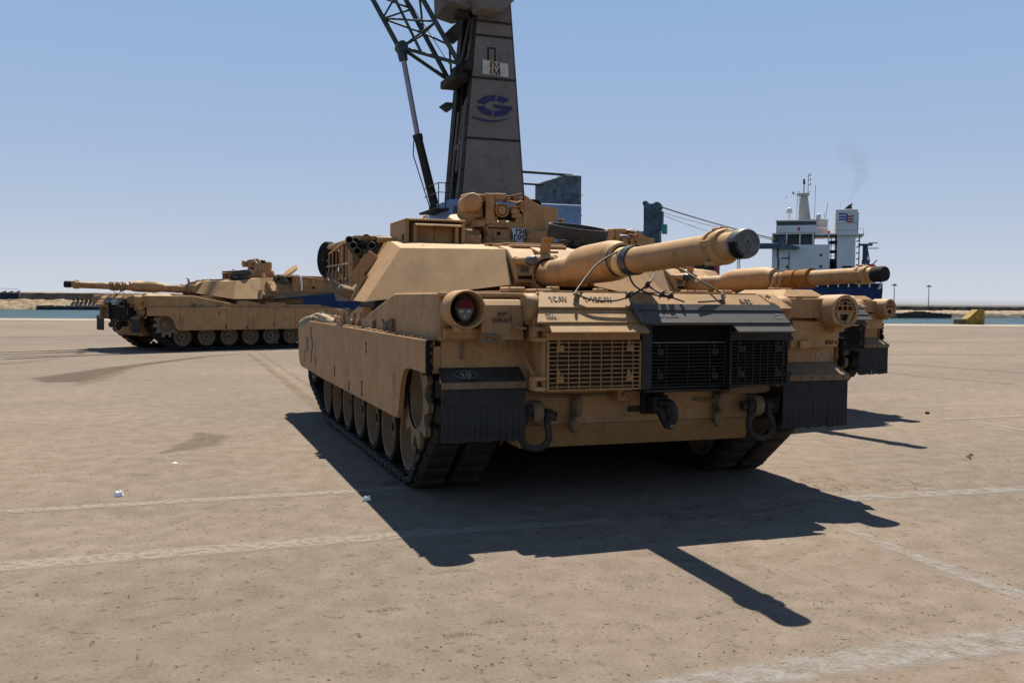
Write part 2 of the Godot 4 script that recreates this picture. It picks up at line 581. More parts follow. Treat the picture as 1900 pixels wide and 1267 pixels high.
func hull_mesh() -> MB:
	var b := MB.new()
	for s in [-1, 1]:
		b.extr([Vector2(3.58, 1.30), Vector2(3.58, 1.655), Vector2(2.11, 1.655), Vector2(0.72, 1.415), Vector2(-2.2, 1.41), Vector2(-3.85, 1.13), Vector2(-3.85, 1.07), Vector2(-3.0, 1.24), Vector2(3.3, 1.26)], FX, s * 1.045, s * 1.76, 0.012)
		b.bx(s * 1.045, s * 1.10, 1.30, 1.60, 3.40, 3.80, 0.01)
		# ledge towards the skirt, rear end piece of the fender
		b.bx(s * 1.765, s * 1.80, 1.262, 1.288, -3.4, 3.50, 0.003)
		b.bx(s * 1.70, s * 1.79, 1.056, 1.258, 3.42, 3.53, 0.006)
		b.bx(s * 1.02, s * 1.73, 0.98, 1.298, 3.50, 3.545, 0.004)
		b.bx(s * 1.0, s * 1.045, 0.93, 1.41, 3.40, 3.83, 0.006)
		b.cyl(Vector3(s * 1.03, 0.82, 2.92), Vector3(s * 1.17, 0.82, 2.92), 0.31, 0.27, 28)
	b.extr([Vector2(3.72, 1.665), Vector2(0.95, 1.667), Vector2(0.45, 1.42), Vector2(-1.6, 1.42), Vector2(-3.9, 1.04), Vector2(-3.5, 0.5), Vector2(3.33, 0.44), Vector2(3.47, 0.63), Vector2(3.47, 0.90), Vector2(3.42, 0.93), Vector2(3.42, 1.40), Vector2(3.62, 1.50)], FX, -1.04, 1.04, 0.012)
	b.bx(-0.95, 0.95, 1.40, 1.60, -2.1, -0.3, 0.03)
	# engine deck furniture whose tops show over the rear edge
	b.bx(-1.20, -1.06, 1.657, 1.705, 3.30, 3.52, 0.012)
	b.bx(-1.03, -0.90, 1.657, 1.69, 3.42, 3.66, 0.01)
	b.bx(-0.86, -0.78, 1.667, 1.712, 3.42, 3.52, 0.01)
	b.bx(-0.50, -0.40, 1.667, 1.70, 3.50, 3.60, 0.01)
	b.bx(0.28, 0.48, 1.667, 1.695, 3.50, 3.62, 0.01)
	b.bx(0.62, 0.72, 1.667, 1.70, 3.45, 3.6, 0.01)
	for k in 7:
		b.bx(-0.95 + k * 0.27, -0.80 + k * 0.27, 1.667, 1.682, 1.6, 3.2, 0.005)
	b.hexa([Vector3(1.28, 1.655, 3.5), Vector3(1.70, 1.655, 3.5), Vector3(1.70, 1.655, 2.7), Vector3(1.28, 1.655, 2.7), Vector3(1.36, 1.715, 3.42), Vector3(1.62, 1.715, 3.42), Vector3(1.62, 1.715, 2.8), Vector3(1.36, 1.715, 2.8)])
	b.bx(1.40, 1.46, 1.70, 1.735, 3.1, 3.2); b.bx(1.52, 1.58, 1.70, 1.73, 3.0, 3.2)
	return b


func gear_mesh() -> MB:
	var b := MB.new()
	var k := 132
	for w in [-0.325, 0.325]:
		for i in k:
			var a0 := TAU * i / k
			var a1 := TAU * (i + 1) / k
			var rr := func(a): return 0.358 + 0.052 * clampf(cos(11.0 * a) * 1.4, -1, 1)
			var o0: float = rr.call(a0)
			var o1: float = rr.call(a1)
			var d0 := Vector2(cos(a0), sin(a0))
			var d1 := Vector2(cos(a1), sin(a1))
			var z0: float = w - 0.022
			var z1: float = w + 0.022
			for zz in [z0, z1]:
				b.face([FX * Vector3(d0.x * 0.25, d0.y * 0.25, zz), FX * Vector3(d0.x * o0, d0.y * o0, zz), FX * Vector3(d1.x * o1, d1.y * o1, zz), FX * Vector3(d1.x * 0.25, d1.y * 0.25, zz)], Vector3(zz - w, 0, 0))
			b.face([FX * Vector3(d0.x * o0, d0.y * o0, z0), FX * Vector3(d1.x * o1, d1.y * o1, z0), FX * Vector3(d1.x * o1, d1.y * o1, z1), FX * Vector3(d0.x * o0, d0.y * o0, z1)], FX * Vector3(d0.x, d0.y, 0))
	for s in [-1, 1]:
		var f := Transform3D(FX.basis * Basis.from_scale(Vector3(1, 1, s)), Vector3.ZERO)
		b.lathe([Vector2(0.262, 0.305), Vector2(0.252, 0.33), Vector2(0.24, 0.326), Vector2(0.225, 0.24), Vector2(0.19, 0.21), Vector2(0.13, 0.20), Vector2(0.115, 0.235), Vector2(0.06, 0.245), Vector2(0, 0.245)], f, 30)
	b.lathe([Vector2(0.24, -0.25), Vector2(0.24, 0.25)], FX, 24)
	return b


func wheel_mesh() -> MB:
	var b := MB.new()
	for s in [-1, 1]:
		var f := Transform3D(FX.basis * Basis.from_scale(Vector3(1, 1, s)), Vector3.ZERO)
		b.lathe([Vector2(0.262, 0.14), Vector2(0.266, 0.15), Vector2(0.270, 0.286), Vector2(0.266, 0.292), Vector2(0.250, 0.288), Vector2(0.240, 0.262), Vector2(0.225, 0.195), Vector2(0.20, 0.165), Vector2(0.13, 0.165), Vector2(0.112, 0.175), Vector2(0.098, 0.235), Vector2(0.07, 0.245), Vector2(0, 0.245)], f, 36)
		for i in 10:
			var a := TAU * i / 10
			b.cyl(FX * Vector3(cos(a) * 0.135, sin(a) * 0.135, s * 0.18), FX * Vector3(cos(a) * 0.135, sin(a) * 0.135, s * 0.203), 0.011, -1, 6)
	b.lathe([Vector2(0.272, -0.14), Vector2(0.10, -0.09), Vector2(0.10, 0.09), Vector2(0.272, 0.14)], FX, 24)
	return b


func link_mesh(which: int) -> MB:
	var b := MB.new()
	if which == 0:   # the two rubber pads
		for s in [-1, 1]:
			b.extr([Vector2(0.025, -0.012), Vector2(0.288, -0.012), Vector2(0.288, 0.035), Vector2(0.255, 0.068), Vector2(0.050, 0.068), Vector2(0.025, 0.04)], Transform3D(Basis.from_scale(Vector3(s, 1, 1)), Vector3.ZERO), -0.076, 0.076, 0.016)
	else:            # steel body, end connectors and guide horn
		b.box(Vector3(0, -0.022, 0), Vector3(0.60, 0.03, 0.15), 0.006)
		for s in [-1, 1]:
			b.box(Vector3(s * 0.305, 0.0, 0), Vector3(0.035, 0.062, 0.10), 0.010)
			b.box(Vector3(s * 0.305, -0.012, 0.095), Vector3(0.03, 0.04, 0.06), 0.008)
		b.hexa([Vector3(-0.055, -0.035, -0.07), Vector3(0.055, -0.035, -0.07), Vector3(0.055, -0.035, 0.07), Vector3(-0.055, -0.035, 0.07), Vector3(-0.018, -0.115, -0.03), Vector3(0.018, -0.115, -0.03), Vector3(0.018, -0.115, 0.03), Vector3(-0.018, -0.115, 0.03)])
	return b


func track_path() -> Array:
	var pts := PackedVector2Array()
	var cs := [[Vector2(-3.22, 0.74), 0.36], [Vector2(2.92, 0.82), 0.365], [Vector2(1.6, 0.93), 0.27], [Vector2(-1.2, 0.93), 0.27]]
	for z in WHEEL_Z:
		cs.append([Vector2(z, 0.42), 0.362])
	for q in cs:
		for i in 72:
			pts.append(q[0] + Vector2(cos(TAU * i / 72), sin(TAU * i / 72)) * q[1])
	var h := Geometry2D.convex_hull(pts)
	var len := 0.0
	for i in h.size() - 1:
		len += h[i].distance_to(h[i + 1])
	var n := int(round(len / 0.187))
	var out := []
	var seg := 0
	var acc := 0.0
	for k in n:
		var want := len * (k + 0.5) / n
		while acc + h[seg].distance_to(h[seg + 1]) < want:
			acc += h[seg].distance_to(h[seg + 1])
			seg += 1
		var d := (h[seg + 1] - h[seg]).normalized()
		out.append([h[seg] + d * (want - acc), d])
	for k in n:   # even out the direction over neighbours
		out[k].append(((out[k][1] as Vector2) * 2.0 + out[(k + 1) % n][1] + out[(k + n - 1) % n][1]).normalized())
	return out


func running_gear(t: Node3D):
	var rim = c("wheel", wheel_mesh)
	var tyre = c("tyre", func():
		var b := MB.new()
		b.lathe([Vector2(0.265, 0.152), Vector2(0.305, 0.15), Vector2(0.3175, 0.165), Vector2(0.3175, 0.268), Vector2(0.308, 0.284), Vector2(0.268, 0.280)], FX, 36)
		return b)
	var cap = c("cap", func():
		var b := MB.new()
		b.cyl(Vector3(0.20, 0, 0), Vector3(0.262, 0, 0), 0.052, 0.042, 14)
		return b)
	var gear = c("gear", gear_mesh)
	var link = c("link", func():
		var m: ArrayMesh = link_mesh(0).mesh()
		m.add_surface_from_arrays(Mesh.PRIMITIVE_TRIANGLES, link_mesh(1).mesh().surface_get_arrays(0))
		m.surface_set_material(0, M.track_rubber)
		m.surface_set_material(1, M.track_steel)
		return m)
	var path := track_path()
	for s in [-1, 1]:
		for z in WHEEL_Z:
			var w := P(t, "road_wheel", rim, M.dusty_shaded_tan, Vector3(s * 1.422, 0.42, z), Vector3(z * 7.0, 0, 0))
			P(w, "tyre", tyre, M.tyre_rubber)
			P(w, "tyre", tyre, M.tyre_rubber, Vector3.ZERO, Vector3(0, PI, 0))
			P(w, "hub_cap", cap, M.track_steel, Vector3.ZERO, Vector3(0, 0 if s > 0 else PI, 0))
		var idler := P(t, "idler_wheel", rim, M.dusty_shaded_tan, Vector3(s * 1.422, 0.74, -3.22))
		P(idler, "tyre", tyre, M.tyre_rubber)
		P(idler, "tyre", tyre, M.tyre_rubber, Vector3.ZERO, Vector3(0, PI, 0))
		P(t, "drive_sprocket", gear, M.dusty_shaded_tan, Vector3(s * 1.422, 0.82, 2.92), Vector3(0.12, 0, 0))
		var tr := node(t, "track", Vector3(s * 1.422, 0, 0))
		for q in path:
			var d: Vector2 = q[2]
			var zz := Vector3(0, d.y, d.x)
			var up := Vector3(0, -d.x, d.y)   # convex hull runs counter-clockwise in (z, y): outside is to its right
			var l := P(tr, "track_link", link, null)
			l.transform = Transform3D(Basis(up.cross(zz), up, zz), Vector3(0, q[0].y, q[0].x))


func skirts(t: Node3D, marked: bool):
	for s in [-1, 1]:
		for k in 7:
			var z1: float = SKIRT[k] - 0.006
			var z0: float = SKIRT[k + 1] + 0.006
			var key := "skirt%d%d" % [s, k]
			var m = c(key, func():
				var b := MB.new()
				var p: Array
				if k == 0:
					p = [Vector2(z0, 0.625), Vector2(z0, 1.305), Vector2(z1, 1.305), Vector2(z1 - 0.01, 1.06), Vector2(3.0, 1.062), Vector2(2.88, 1.045), Vector2(2.79, 0.98), Vector2(2.73, 0.88), Vector2(2.68, 0.72), Vector2(2.62, 0.625)]
				elif k == 6:
					p = [Vector2(z1, 0.635), Vector2(z1, 1.305), Vector2(-2.6, 1.305), Vector2(-3.8, 1.165), Vector2(-3.74, 0.80), Vector2(-3.62, 0.67), Vector2(-3.4, 0.635)]
				else:
					p = [Vector2(z0, 0.622), Vector2(z1, 0.622), Vector2(z1, 1.305), Vector2(z0, 1.305)]
				b.extr(p, FX, s * 1.805, s * 1.85, 0.004)
				var n := int(absf(z1 - z0) / 0.14)
				for i in n:
					if z0 + 0.14 * i < -2.5:
						continue
					b.bx(s * 1.79, s * 1.835, 1.30, 1.318 + 0.006 * (i % 2), z0 + 0.05 + 0.14 * i, z0 + 0.14 + 0.14 * i, 0.004)
				return b)
			var sp := P(t, "skirt_panel", m, M.tan_paint)
			var sl := []
			if k == 2: sl = [[0.40, 0.74, 0.655]]
			if k == 4: sl = [[-0.53, 0.84, 0.72]]
			if k == 5: sl = [[-2.02, 0.84, 0.74]]
			if k == 1: sl = [[1.31, 1.19, 1.09], [1.10, 0.80, 0.66]]
			if k == 6: sl = [[-3.05, 0.87, 0.73]]
			for q in sl:
				var b := MB.new()
				b.bx(s * 1.846, s * 1.853, q[2], q[1], q[0] - 0.016, q[0] + 0.016, 0.0)
				b.bx(s * 1.846, s * 1.856, q[1] - 0.012, q[1], q[0] - 0.03, q[0] + 0.03, 0.0)
				b.bx(s * 1.846, s * 1.856, q[2], q[2] + 0.012, q[0] - 0.03, q[0] + 0.03, 0.0)
				P(sp, "latch", b, M.stencil_black)
			if k == 0:
				var e := MB.new()   # torn rubber seal at the rear end
				rng.seed = 5
				for i in 9:
					var y0 := 1.06 + i * 0.027
					e.bx(s * (1.80 + rng.randf() * 0.02), s * 1.852, y0, y0 + 0.03, 3.545, 3.565 + rng.randf() * 0.035, 0.003)
				P(sp, "rubber_seal", e, M.deep_black)
			if k == 6 and marked:
				var bs := Basis(Vector3(0, 0, 1), Vector3.UP, Vector3(-1, 0, 0)) if s < 0 else Basis(Vector3(0, 0, -1), Vector3.UP, Vector3(1, 0, 0))
				txt(sp, "31", 0.20, M.stencil_grey, Transform3D(bs, Vector3(s * 1.8515, 0.98, -2.82 if s < 0 else -2.75)), 1.0)
				var mk := MB.new()
				var z := -2.40 if s < 0 else -2.4
				mk.tube([Vector3(s * 1.851, 1.22, z - 0.06), Vector3(s * 1.851, 0.99, z + 0.10), Vector3(s * 1.851, 0.76, z - 0.06)], 0.012, 4)
				P(sp, "painted_chevron", mk, M.stencil_grey)


func tail_lamp(t: Node3D, s: int, guard: bool):
	var at := Vector3(s * 1.625, 1.533, 3.60)
	var can := P(t, "tail_light", c("can", func():
		var b := MB.new()
		b.lathe([Vector2(0, 0), Vector2(0.125, 0), Vector2(0.137, 0.012), Vector2(0.140, 0.235), Vector2(0.136, 0.25), Vector2(0.126, 0.25), Vector2(0.122, 0.235), Vector2(0.120, 0.02), Vector2(0, 0.02)], FZ, 40)
		b.bx(-0.05, 0.05, -0.17, -0.12, 0.02, 0.20, 0.01)
		return b), M.tan_paint, at)
	P(can, "lamp_body", c("lampb", func():
		var b := MB.new()
		var p := []
		for i in 28:
			var a := TAU * i / 28
			p.append(Vector2(cos(a) * 0.074 * (1.0 - 0.22 * maxf(0, -sin(a))), 0.012 + sin(a) * (0.074 if sin(a) > 0 else 0.102)))
		b.extr(p, FZ, 0.02, 0.190, 0.008)
		return b), M.dark_olive)
	P(can, "red_lens", c("redl", func():
		var b := MB.new()
		var p := []
		for i in 15:
			var a := PI * i / 14
			p.append(Vector2(cos(a) * 0.064, 0.012 + sin(a) * 0.062))
		b.extr(p, FZ, 0.185, 0.197, 0.004)
		return b), M.red_lens)
	P(can, "grey_lens", c("greyl", func():
		var b := MB.new()
		var p := []
		for i in 15:
			var a := PI + PI * i / 14
			p.append(Vector2(cos(a) * 0.063 * (1.0 - 0.2 * absf(sin(a))), 0.007 + sin(a) * 0.088))
		b.extr(p, FZ, 0.185, 0.196, 0.004)
		return b), M.lens_grey)
	P(can, "marker_lens", c("markl", func():
		var b := MB.new()
		for q in [[-0.026, -0.013, 0.012], [0.026, -0.013, 0.012]]:
			b.bx(q[0] - 0.013, q[0] + 0.013, q[1] - 0.006, q[1] + 0.006, 0.194, 0.199, 0.002)
		b.cyl(Vector3(0, -0.05, 0.194), Vector3(0, -0.05, 0.200), 0.007, -1, 8)
		return b), M.lens_white)
	if guard:
		P(can, "guard_grille", c("guard", func():
			var b := MB.new()
			b.lathe([Vector2(0.104, 0.252), Vector2(0.104, 0.264), Vector2(0.134, 0.264), Vector2(0.138, 0.252)], FZ, 40)
			for half in [[0.15, PI - 0.15], [PI + 0.15, TAU - 0.15]]:
				b.lathe([Vector2(0.080, 0.250), Vector2(0.080, 0.262), Vector2(0.088, 0.262), Vector2(0.088, 0.250)], FZ, 20, half[0], half[1])
			for a in [0.0, 0.9, PI - 0.9, PI]:
				b.cyl(Vector3(cos(a) * 0.08, sin(a) * 0.08, 0.256), Vector3(cos(a) * 0.112, sin(a) * 0.112, 0.256), 0.007, -1, 6)
			b.bx(-0.085, 0.085, -0.004, 0.010, 0.250, 0.262, 0.002)
			b.bx(-0.078, 0.078, 0.042, 0.052, 0.250, 0.262, 0.002)
			for x in [-0.026, 0.026]:
				b.bx(x - 0.005, x + 0.005, 0.0, 0.082, 0.250, 0.261, 0.002)
			b.extr([Vector2(-0.082, -0.012), Vector2(-0.052, -0.022), Vector2(-0.055, -0.06), Vector2(-0.03, -0.075), Vector2(0.0, -0.10), Vector2(-0.035, -0.098), Vector2(-0.07, -0.065)], FZ, 0.248, 0.260)
			b.extr([Vector2(0.082, -0.012), Vector2(0.07, -0.065), Vector2(0.035, -0.098), Vector2(0.0, -0.10), Vector2(0.028, -0.06), Vector2(0.04, -0.025), Vector2(0.045, -0.012)], FZ, 0.248, 0.260)
			b.bx(-0.082, 0.082, -0.022, -0.006, 0.249, 0.2605, 0.002)
			b.bx(-0.075, 0.10, -0.118, -0.106, 0.25, 0.31, 0.003)
			return b), M.tan_paint)


func bars(parent: Node3D, x0: float, x1: float, y0: float, y1: float, z: float, rows: int, cols: int, m: Material, frame_m: Material, slat_m: Material):
	var f := MB.new()
	f.bx(x0, x1, y0 - 0.012, y0, z - 0.03, z + 0.006, 0.002)
	f.bx(x0 - 0.012, x0, y0 - 0.012, y1, z - 0.03, z + 0.006, 0.002)
	f.bx(x1, x1 + 0.012, y0 - 0.012, y1, z - 0.03, z + 0.006, 0.002)
	P(parent, "grille_frame", f, frame_m)
	var hb = c("hbar%.3f" % (x1 - x0), func():
		var b := MB.new()
		b.box(Vector3.ZERO, Vector3(x1 - x0, 0.0075, 0.02), 0.0015)
		return b)
	var vb = c("vbar%.3f" % (y1 - y0), func():
		var b := MB.new()
		b.box(Vector3.ZERO, Vector3(0.006, y1 - y0, 0.008), 0.001)
		return b)
	for r in rows:
		P(parent, "grille_bar", hb, m, Vector3((x0 + x1) / 2, lerpf(y0, y1, (r + 0.6) / rows), z - 0.004), Vector3(0.03 * sin(r * 2.3), 0, 0.004 * sin(r * 1.7)))
	for k in cols:
		P(parent, "grille_wire", vb, m, Vector3(lerpf(x0, x1, (k + 0.7) / (cols + 0.4)), (y0 + y1) / 2, z + 0.009))
	var slat = c("slat%.3f" % (x1 - x0), func():
		var b := MB.new()
		b.box(Vector3.ZERO, Vector3(x1 - x0 + 0.02, 0.05, 0.004), 0.0)
		return b)
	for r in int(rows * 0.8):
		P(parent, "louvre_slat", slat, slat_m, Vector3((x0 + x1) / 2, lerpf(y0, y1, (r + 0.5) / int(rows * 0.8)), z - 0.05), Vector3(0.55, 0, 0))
	var cl = c("clip", func():
		var b := MB.new()
		b.bx(-0.028, 0.028, -0.025, 0.025, -0.01, 0.008, 0.003)
		b.bx(-0.016, 0.0, 0.025, 0.06, -0.01, 0.0, 0.0)
		b.cyl(Vector3(0, 0, 0.008), Vector3(0, 0, 0.018), 0.010, -1, 6)
		return b)
	for x in [x0 + 0.085, x1 - 0.085]:
		for y in [y0 + 0.08, y1 - 0.055]:
			P(parent, "mounting_clip", cl, m, Vector3(x, y, z + 0.006))


func rear(t: Node3D, o: Dictionary):
	var tan: Material = M.tan_paint
	var blk: Material = M.heat_black
	# sloped plates at the rear edge of the deck
	var b := MB.new()
	b.slab(Vector3(-1.03, 1.667, 3.722), Vector3(0.865, 1.667, 3.722), Vector3(0.95, 1.556, 3.862), Vector3(-1.09, 1.556, 3.862), 0.03, Vector3(0, 1, 1))
	b.bx(-1.0, 0.86, 1.667, 1.673, 3.70, 3.722, 0.001)
	b.slab(Vector3(-1.085, 1.535, 3.858), Vector3(-0.3, 1.535, 3.858), Vector3(-0.28, 1.448, 3.96), Vector3(-1.135, 1.448, 3.96), 0.02, Vector3(0, 1, 1))
	b.slab(Vector3(-1.045, 1.435, 3.957), Vector3(-0.28, 1.435, 3.957), Vector3(-0.27, 1.378, 4.03), Vector3(-1.05, 1.378, 4.03), 0.015, Vector3(0, 1, 1))
	b.bx(-1.06, 1.0, 1.53, 1.556, 3.60, 3.83, 0.002)
	b.bx(-1.04, -0.25, 1.38, 1.45, 3.70, 3.925, 0.002)
	var plate := P(t, "rear_deck_plate", b, tan)
	b = MB.new()
	b.slab(Vector3(0.88, 1.667, 3.722), Vector3(1.02, 1.667, 3.722), Vector3(1.10, 1.556, 3.865), Vector3(0.965, 1.556, 3.865), 0.03, Vector3(0, 1, 1))
	var endp := P(t, "end_plate", b, tan)
	var slope := Vector3(0, -0.111, 0.143).normalized()
	var pn := slope.cross(Vector3.RIGHT).normalized()
	if pn.y < 0: pn = -pn
	var pb := Basis(Vector3.RIGHT, -slope, pn)
	var lift := pn * 0.0015
	b = MB.new()
	for q in [[0.93, 1.648, 3.746], [0.925, 1.59, 3.821]]:
		var w := Vector3(q[0] + 0.02, q[1], q[2])
		b.box(w, Vector3(0.05, 0.014, 0.006), 0.0, pb); b.box(w, Vector3(0.014, 0.04, 0.008), 0.0, pb)
	P(endp, "lifting_slot", b, M.stencil_black)
	if o.letters:
		txt(plate, "1CAV", 0.062, M.stencil_grey, Transform3D(pb, Vector3(-0.91, 1.612, 3.793) + lift), 0.72)
		txt(plate, "1-12CAV", 0.062, M.stencil_grey, Transform3D(pb, Vector3(-0.585, 1.612, 3.793) + lift), 0.72)
		txt(plate, "A-32", 0.062, M.stencil_black, Transform3D(pb, Vector3(0.70, 1.604, 3.803) + lift), 0.62)
		var s2 := Vector3(0, -0.087, 0.102).normalized()
		var n2 := Vector3.RIGHT.cross(s2)
		if n2.y < 0: n2 = -n2
		var pb2 := Basis(Vector3.RIGHT, -s2, n2)
		txt(plate, "LIFT", 0.03, M.stencil_grey, Transform3D(pb2, Vector3(-1.02, 1.506, 3.892) + n2 * 0.0015), 0.8)
		txt(plate, "HERE", 0.03, M.stencil_grey, Transform3D(pb2, Vector3(-1.015, 1.476, 3.927) + n2 * 0.0015), 0.8)
	# blackened exhaust hood
	b = MB.new()
	var up := Vector3(0, 0.017, 0.012)
	b.slab(Vector3(-0.357, 1.566, 3.868) + up, Vector3(0.955, 1.566, 3.868) + up, Vector3(0.97, 1.522, 3.905) + up, Vector3(-0.345, 1.522, 3.905) + up, 0.03, Vector3(0, 1, 1))
	b.slab(Vector3(-0.345, 1.514, 3.90) + up, Vector3(0.965, 1.514, 3.90) + up, Vector3(0.985, 1.428, 3.995) + up, Vector3(-0.315, 1.428, 3.995) + up, 0.02, Vector3(0, 1, 1))
	b.slab(Vector3(0.46, 1.416, 3.992) + up, Vector3(0.985, 1.416, 3.992) + up, Vector3(0.995, 1.362, 4.055) + up, Vector3(0.47, 1.362, 4.055) + up, 0.015, Vector3(0, 1, 1))
	b.bx(-0.34, 0.98, 1.42, 1.53, 3.62, 3.90, 0.003)
	b.slab(Vector3(-0.36, 1.598, 3.876), Vector3(-0.342, 1.604, 3.886), Vector3(-0.295, 1.452, 4.015), Vector3(-0.325, 1.445, 4.005), 0.05, Vector3(-0.3, 1, 1))
	var hood := P(t, "exhaust_hood", b, M.dusty_black)
	if o.letters:
		var s2 := Vector3(0, -0.086, 0.095).normalized()
		var n2 := Vector3.RIGHT.cross(s2)
		if n2.y < 0: n2 = -n2
		var pb2 := Basis(Vector3.RIGHT, -s2, n2)
		txt(hood, "HOT SURFACE", 0.024, M.stencil_white, Transform3D(pb2, Vector3(-0.075, 1.474, 3.945) + up + n2 * 0.0015), 0.8)
		txt(hood, "LIFT", 0.02, M.stencil_white, Transform3D(pb2, Vector3(0.90, 1.487, 3.930) + up + n2 * 0.0015), 0.8)
		txt(hood, "HERE", 0.02, M.stencil_white, Transform3D(pb2, Vector3(0.905, 1.464, 3.955) + up + n2 * 0.0015), 0.8)
	# the left door, tan
	b = MB.new()
	b.bx(-1.03, -0.27, 1.312, 1.374, 3.80, 3.885, 0.004)
	b.bx(-1.0, -0.28, 0.94, 1.31, 3.42, 3.80, 0.004)
	var dl := P(t, "left_grille_door", b, tan)
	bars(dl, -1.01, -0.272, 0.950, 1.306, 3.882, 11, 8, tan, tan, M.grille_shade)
	# black post, recess and its grille
	b = MB.new()
	b.bx(-0.262, -0.178, 0.935, 1.425, 3.50, 3.905, 0.005)
	b.bx(0.505, 0.517, 0.91, 1.425, 3.50, 3.905, 0.002)
	b.bx(-0.178, 0.505, 0.90, 0.925, 3.42, 3.80, 0.003)
	P(t, "grille_post", b, blk)
	b = MB.new()
	b.bx(-0.20, 0.62, 0.92, 1.50, 3.44, 3.52, 0.0)
	b.slab(Vector3(-0.178, 1.425, 3.80), Vector3(0.505, 1.425, 3.80), Vector3(0.505, 1.30, 3.83), Vector3(-0.178, 1.30, 3.83), 0.01, Vector3(0, -1, 1))
	b.bx(-0.178, 0.505, 1.278, 1.298, 3.76, 3.845, 0.002)
	var dc := P(t, "center_grille", b, M.deep_black)
	bars(dc, -0.165, 0.49, 0.95, 1.272, 3.84, 12, 3, blk, blk, M.deep_black)
	b = MB.new()
	b.bx(-0.172, 0.50, 1.284, 1.292, 3.846, 3.854, 0.001)
	P(dc, "grille_top_rail", b, M.bare_steel)
	b = MB.new()
	b.bx(0.52, 1.06, 1.30, 1.376, 3.80, 3.885, 0.004)
	b.bx(0.53, 1.05, 0.94, 1.30, 3.42, 3.80, 0.004)
	var dr := P(t, "right_grille_door", b, blk)
	bars(dr, 0.532, 1.045, 0.955, 1.292, 3.882, 14, 7, blk, blk, M.deep_black)
	# hinges beside the doors
	for s in [-1, 1]:
		b = MB.new()
		for y in [1.395, 1.315, 1.03, 0.955]:
			b.bx(s * 1.115, s * 1.018, y - 0.016, y + 0.016, 3.80, 3.875, 0.006)
		b.bx(s * 1.12, s * 1.085, 1.30, 1.41, 3.76, 3.84, 0.006); b.bx(s * 1.12, s * 1.085, 0.94, 1.045, 3.76, 3.84, 0.006)
		b.cyl(Vector3(s * 1.03, 0.93, 3.84), Vector3(s * 1.03, 1.42, 3.84), 0.012, -1, 8)
		b.slab(Vector3(s * 1.16, 1.29, 3.56), Vector3(s * 1.145, 1.29, 3.56), Vector3(s * 1.085, 1.06, 3.78), Vector3(s * 1.10, 1.06, 3.78), 0.012, Vector3(0, 0, 1))
		P(t, "door_hinge", b, tan if s < 0 else blk)
		b = MB.new()
		b.lathe([Vector2(0, -0.055), Vector2(0.066, -0.055), Vector2(0.07, -0.047), Vector2(0.098, -0.047), Vector2(0.108, -0.035), Vector2(0.108, 0.035), Vector2(0.098, 0.05), Vector2(0, 0.05)], Transform3D(FX.basis * Basis.from_scale(Vector3(1, 1, s)), Vector3(s * 1.10, 1.545, 3.715)), 28)
		b.bx(s * 1.04, s * 1.14, 1.42, 1.53, 3.66, 3.75, 0.012)
		P(t, "pivot_housing", b, tan)
	# lower hull: lugs, pintle, lips
	for s in [-1, 1]:
		b = MB.new()   # double-eyed lifting lug
		var lt := Basis(Vector3.UP, -0.15 if s < 0 else -0.62)
		b.lathe([Vector2(0.050, -0.016), Vector2(0.080, -0.022), Vector2(0.090, 0.0), Vector2(0.080, 0.022), Vector2(0.050, 0.016), Vector2(0.046, 0), Vector2(0.050, -0.016)], Transform3D(lt * FX.basis, Vector3(s * 0.645, 0.79, 3.565)), 24)
		b.lathe([Vector2(0.034, -0.016), Vector2(0.062, -0.020), Vector2(0.072, 0.0), Vector2(0.062, 0.020), Vector2(0.034, 0.016), Vector2(0.030, 0), Vector2(0.034, -0.016)], Transform3D(lt * FX.basis, Vector3(s * 0.645 - 0.02, 0.642, 3.545)), 22)
		b.bx(s * 0.645 - 0.022, s * 0.645 + 0.022, 0.60, 0.86, 3.46, 3.50, 0.006)
		b.bx(s * 0.645 - 0.02, s * 0.645 + 0.012, 0.695, 0.718, 3.47, 3.58, 0.006)
		P(t, "lifting_lug", b, M.dusty_shaded_tan)
		b = MB.new()   # tow lug
		b.lathe([Vector2(0, -0.035), Vector2(0.085, -0.04), Vector2(0.095, 0.0), Vector2(0.085, 0.04), Vector2(0, 0.035)], Transform3D(FX.basis, Vector3(s * 0.985, 0.745, 3.55)), 20)
		b.bx(s * 0.985 - 0.035, s * 0.985 + 0.035, 0.67, 0.83, 3.46, 3.54, 0.008)
		P(t, "tow_lug", b, M.dusty_shaded_tan)
	b = MB.new()
	b.slab(Vector3(0.66, 0.80, 3.472), Vector3(0.66, 0.76, 3.472), Vector3(0.44, 0.795, 3.472), Vector3(0.44, 0.81, 3.472), 0.03, Vector3(0, 0, -1))
	b.extr([Vector2(0.62, 0.90), Vector2(1.02, 0.925), Vector2(1.10, 0.91), Vector2(1.09, 0.87), Vector2(1.03, 0.85), Vector2(0.70, 0.855)], FZ, 3.40, 3.60, 0.01)
	b.extr([Vector2(-1.10, 0.92), Vector2(-0.84, 0.875), Vector2(-0.2, 0.872), Vector2(-0.2, 0.85), Vector2(-0.86, 0.85), Vector2(-1.12, 0.89)], FZ, 3.40, 3.50, 0.006)
	b.bx(-1.04, 1.04, 0.632, 0.642, 3.466, 3.474, 0.002)
	P(t, "lower_rear_bracket", b, M.dusty_shaded_tan)
	b = MB.new()
	b.bx(-0.31, -0.19, 0.82, 0.925, 3.48, 3.60, 0.006)
	b.tube(smooth([Vector3(-0.27, 0.86, 3.61), Vector3(-0.25, 0.885, 3.63), Vector3(-0.215, 0.88, 3.63), Vector3(-0.20, 0.85, 3.62)]), 0.012, 6)
	P(t, "hook_bracket", b, M.tan_paint)
	b = MB.new()
	b.bx(-0.05, 0.15, 0.70, 0.87, 3.46, 3.52, 0.008)
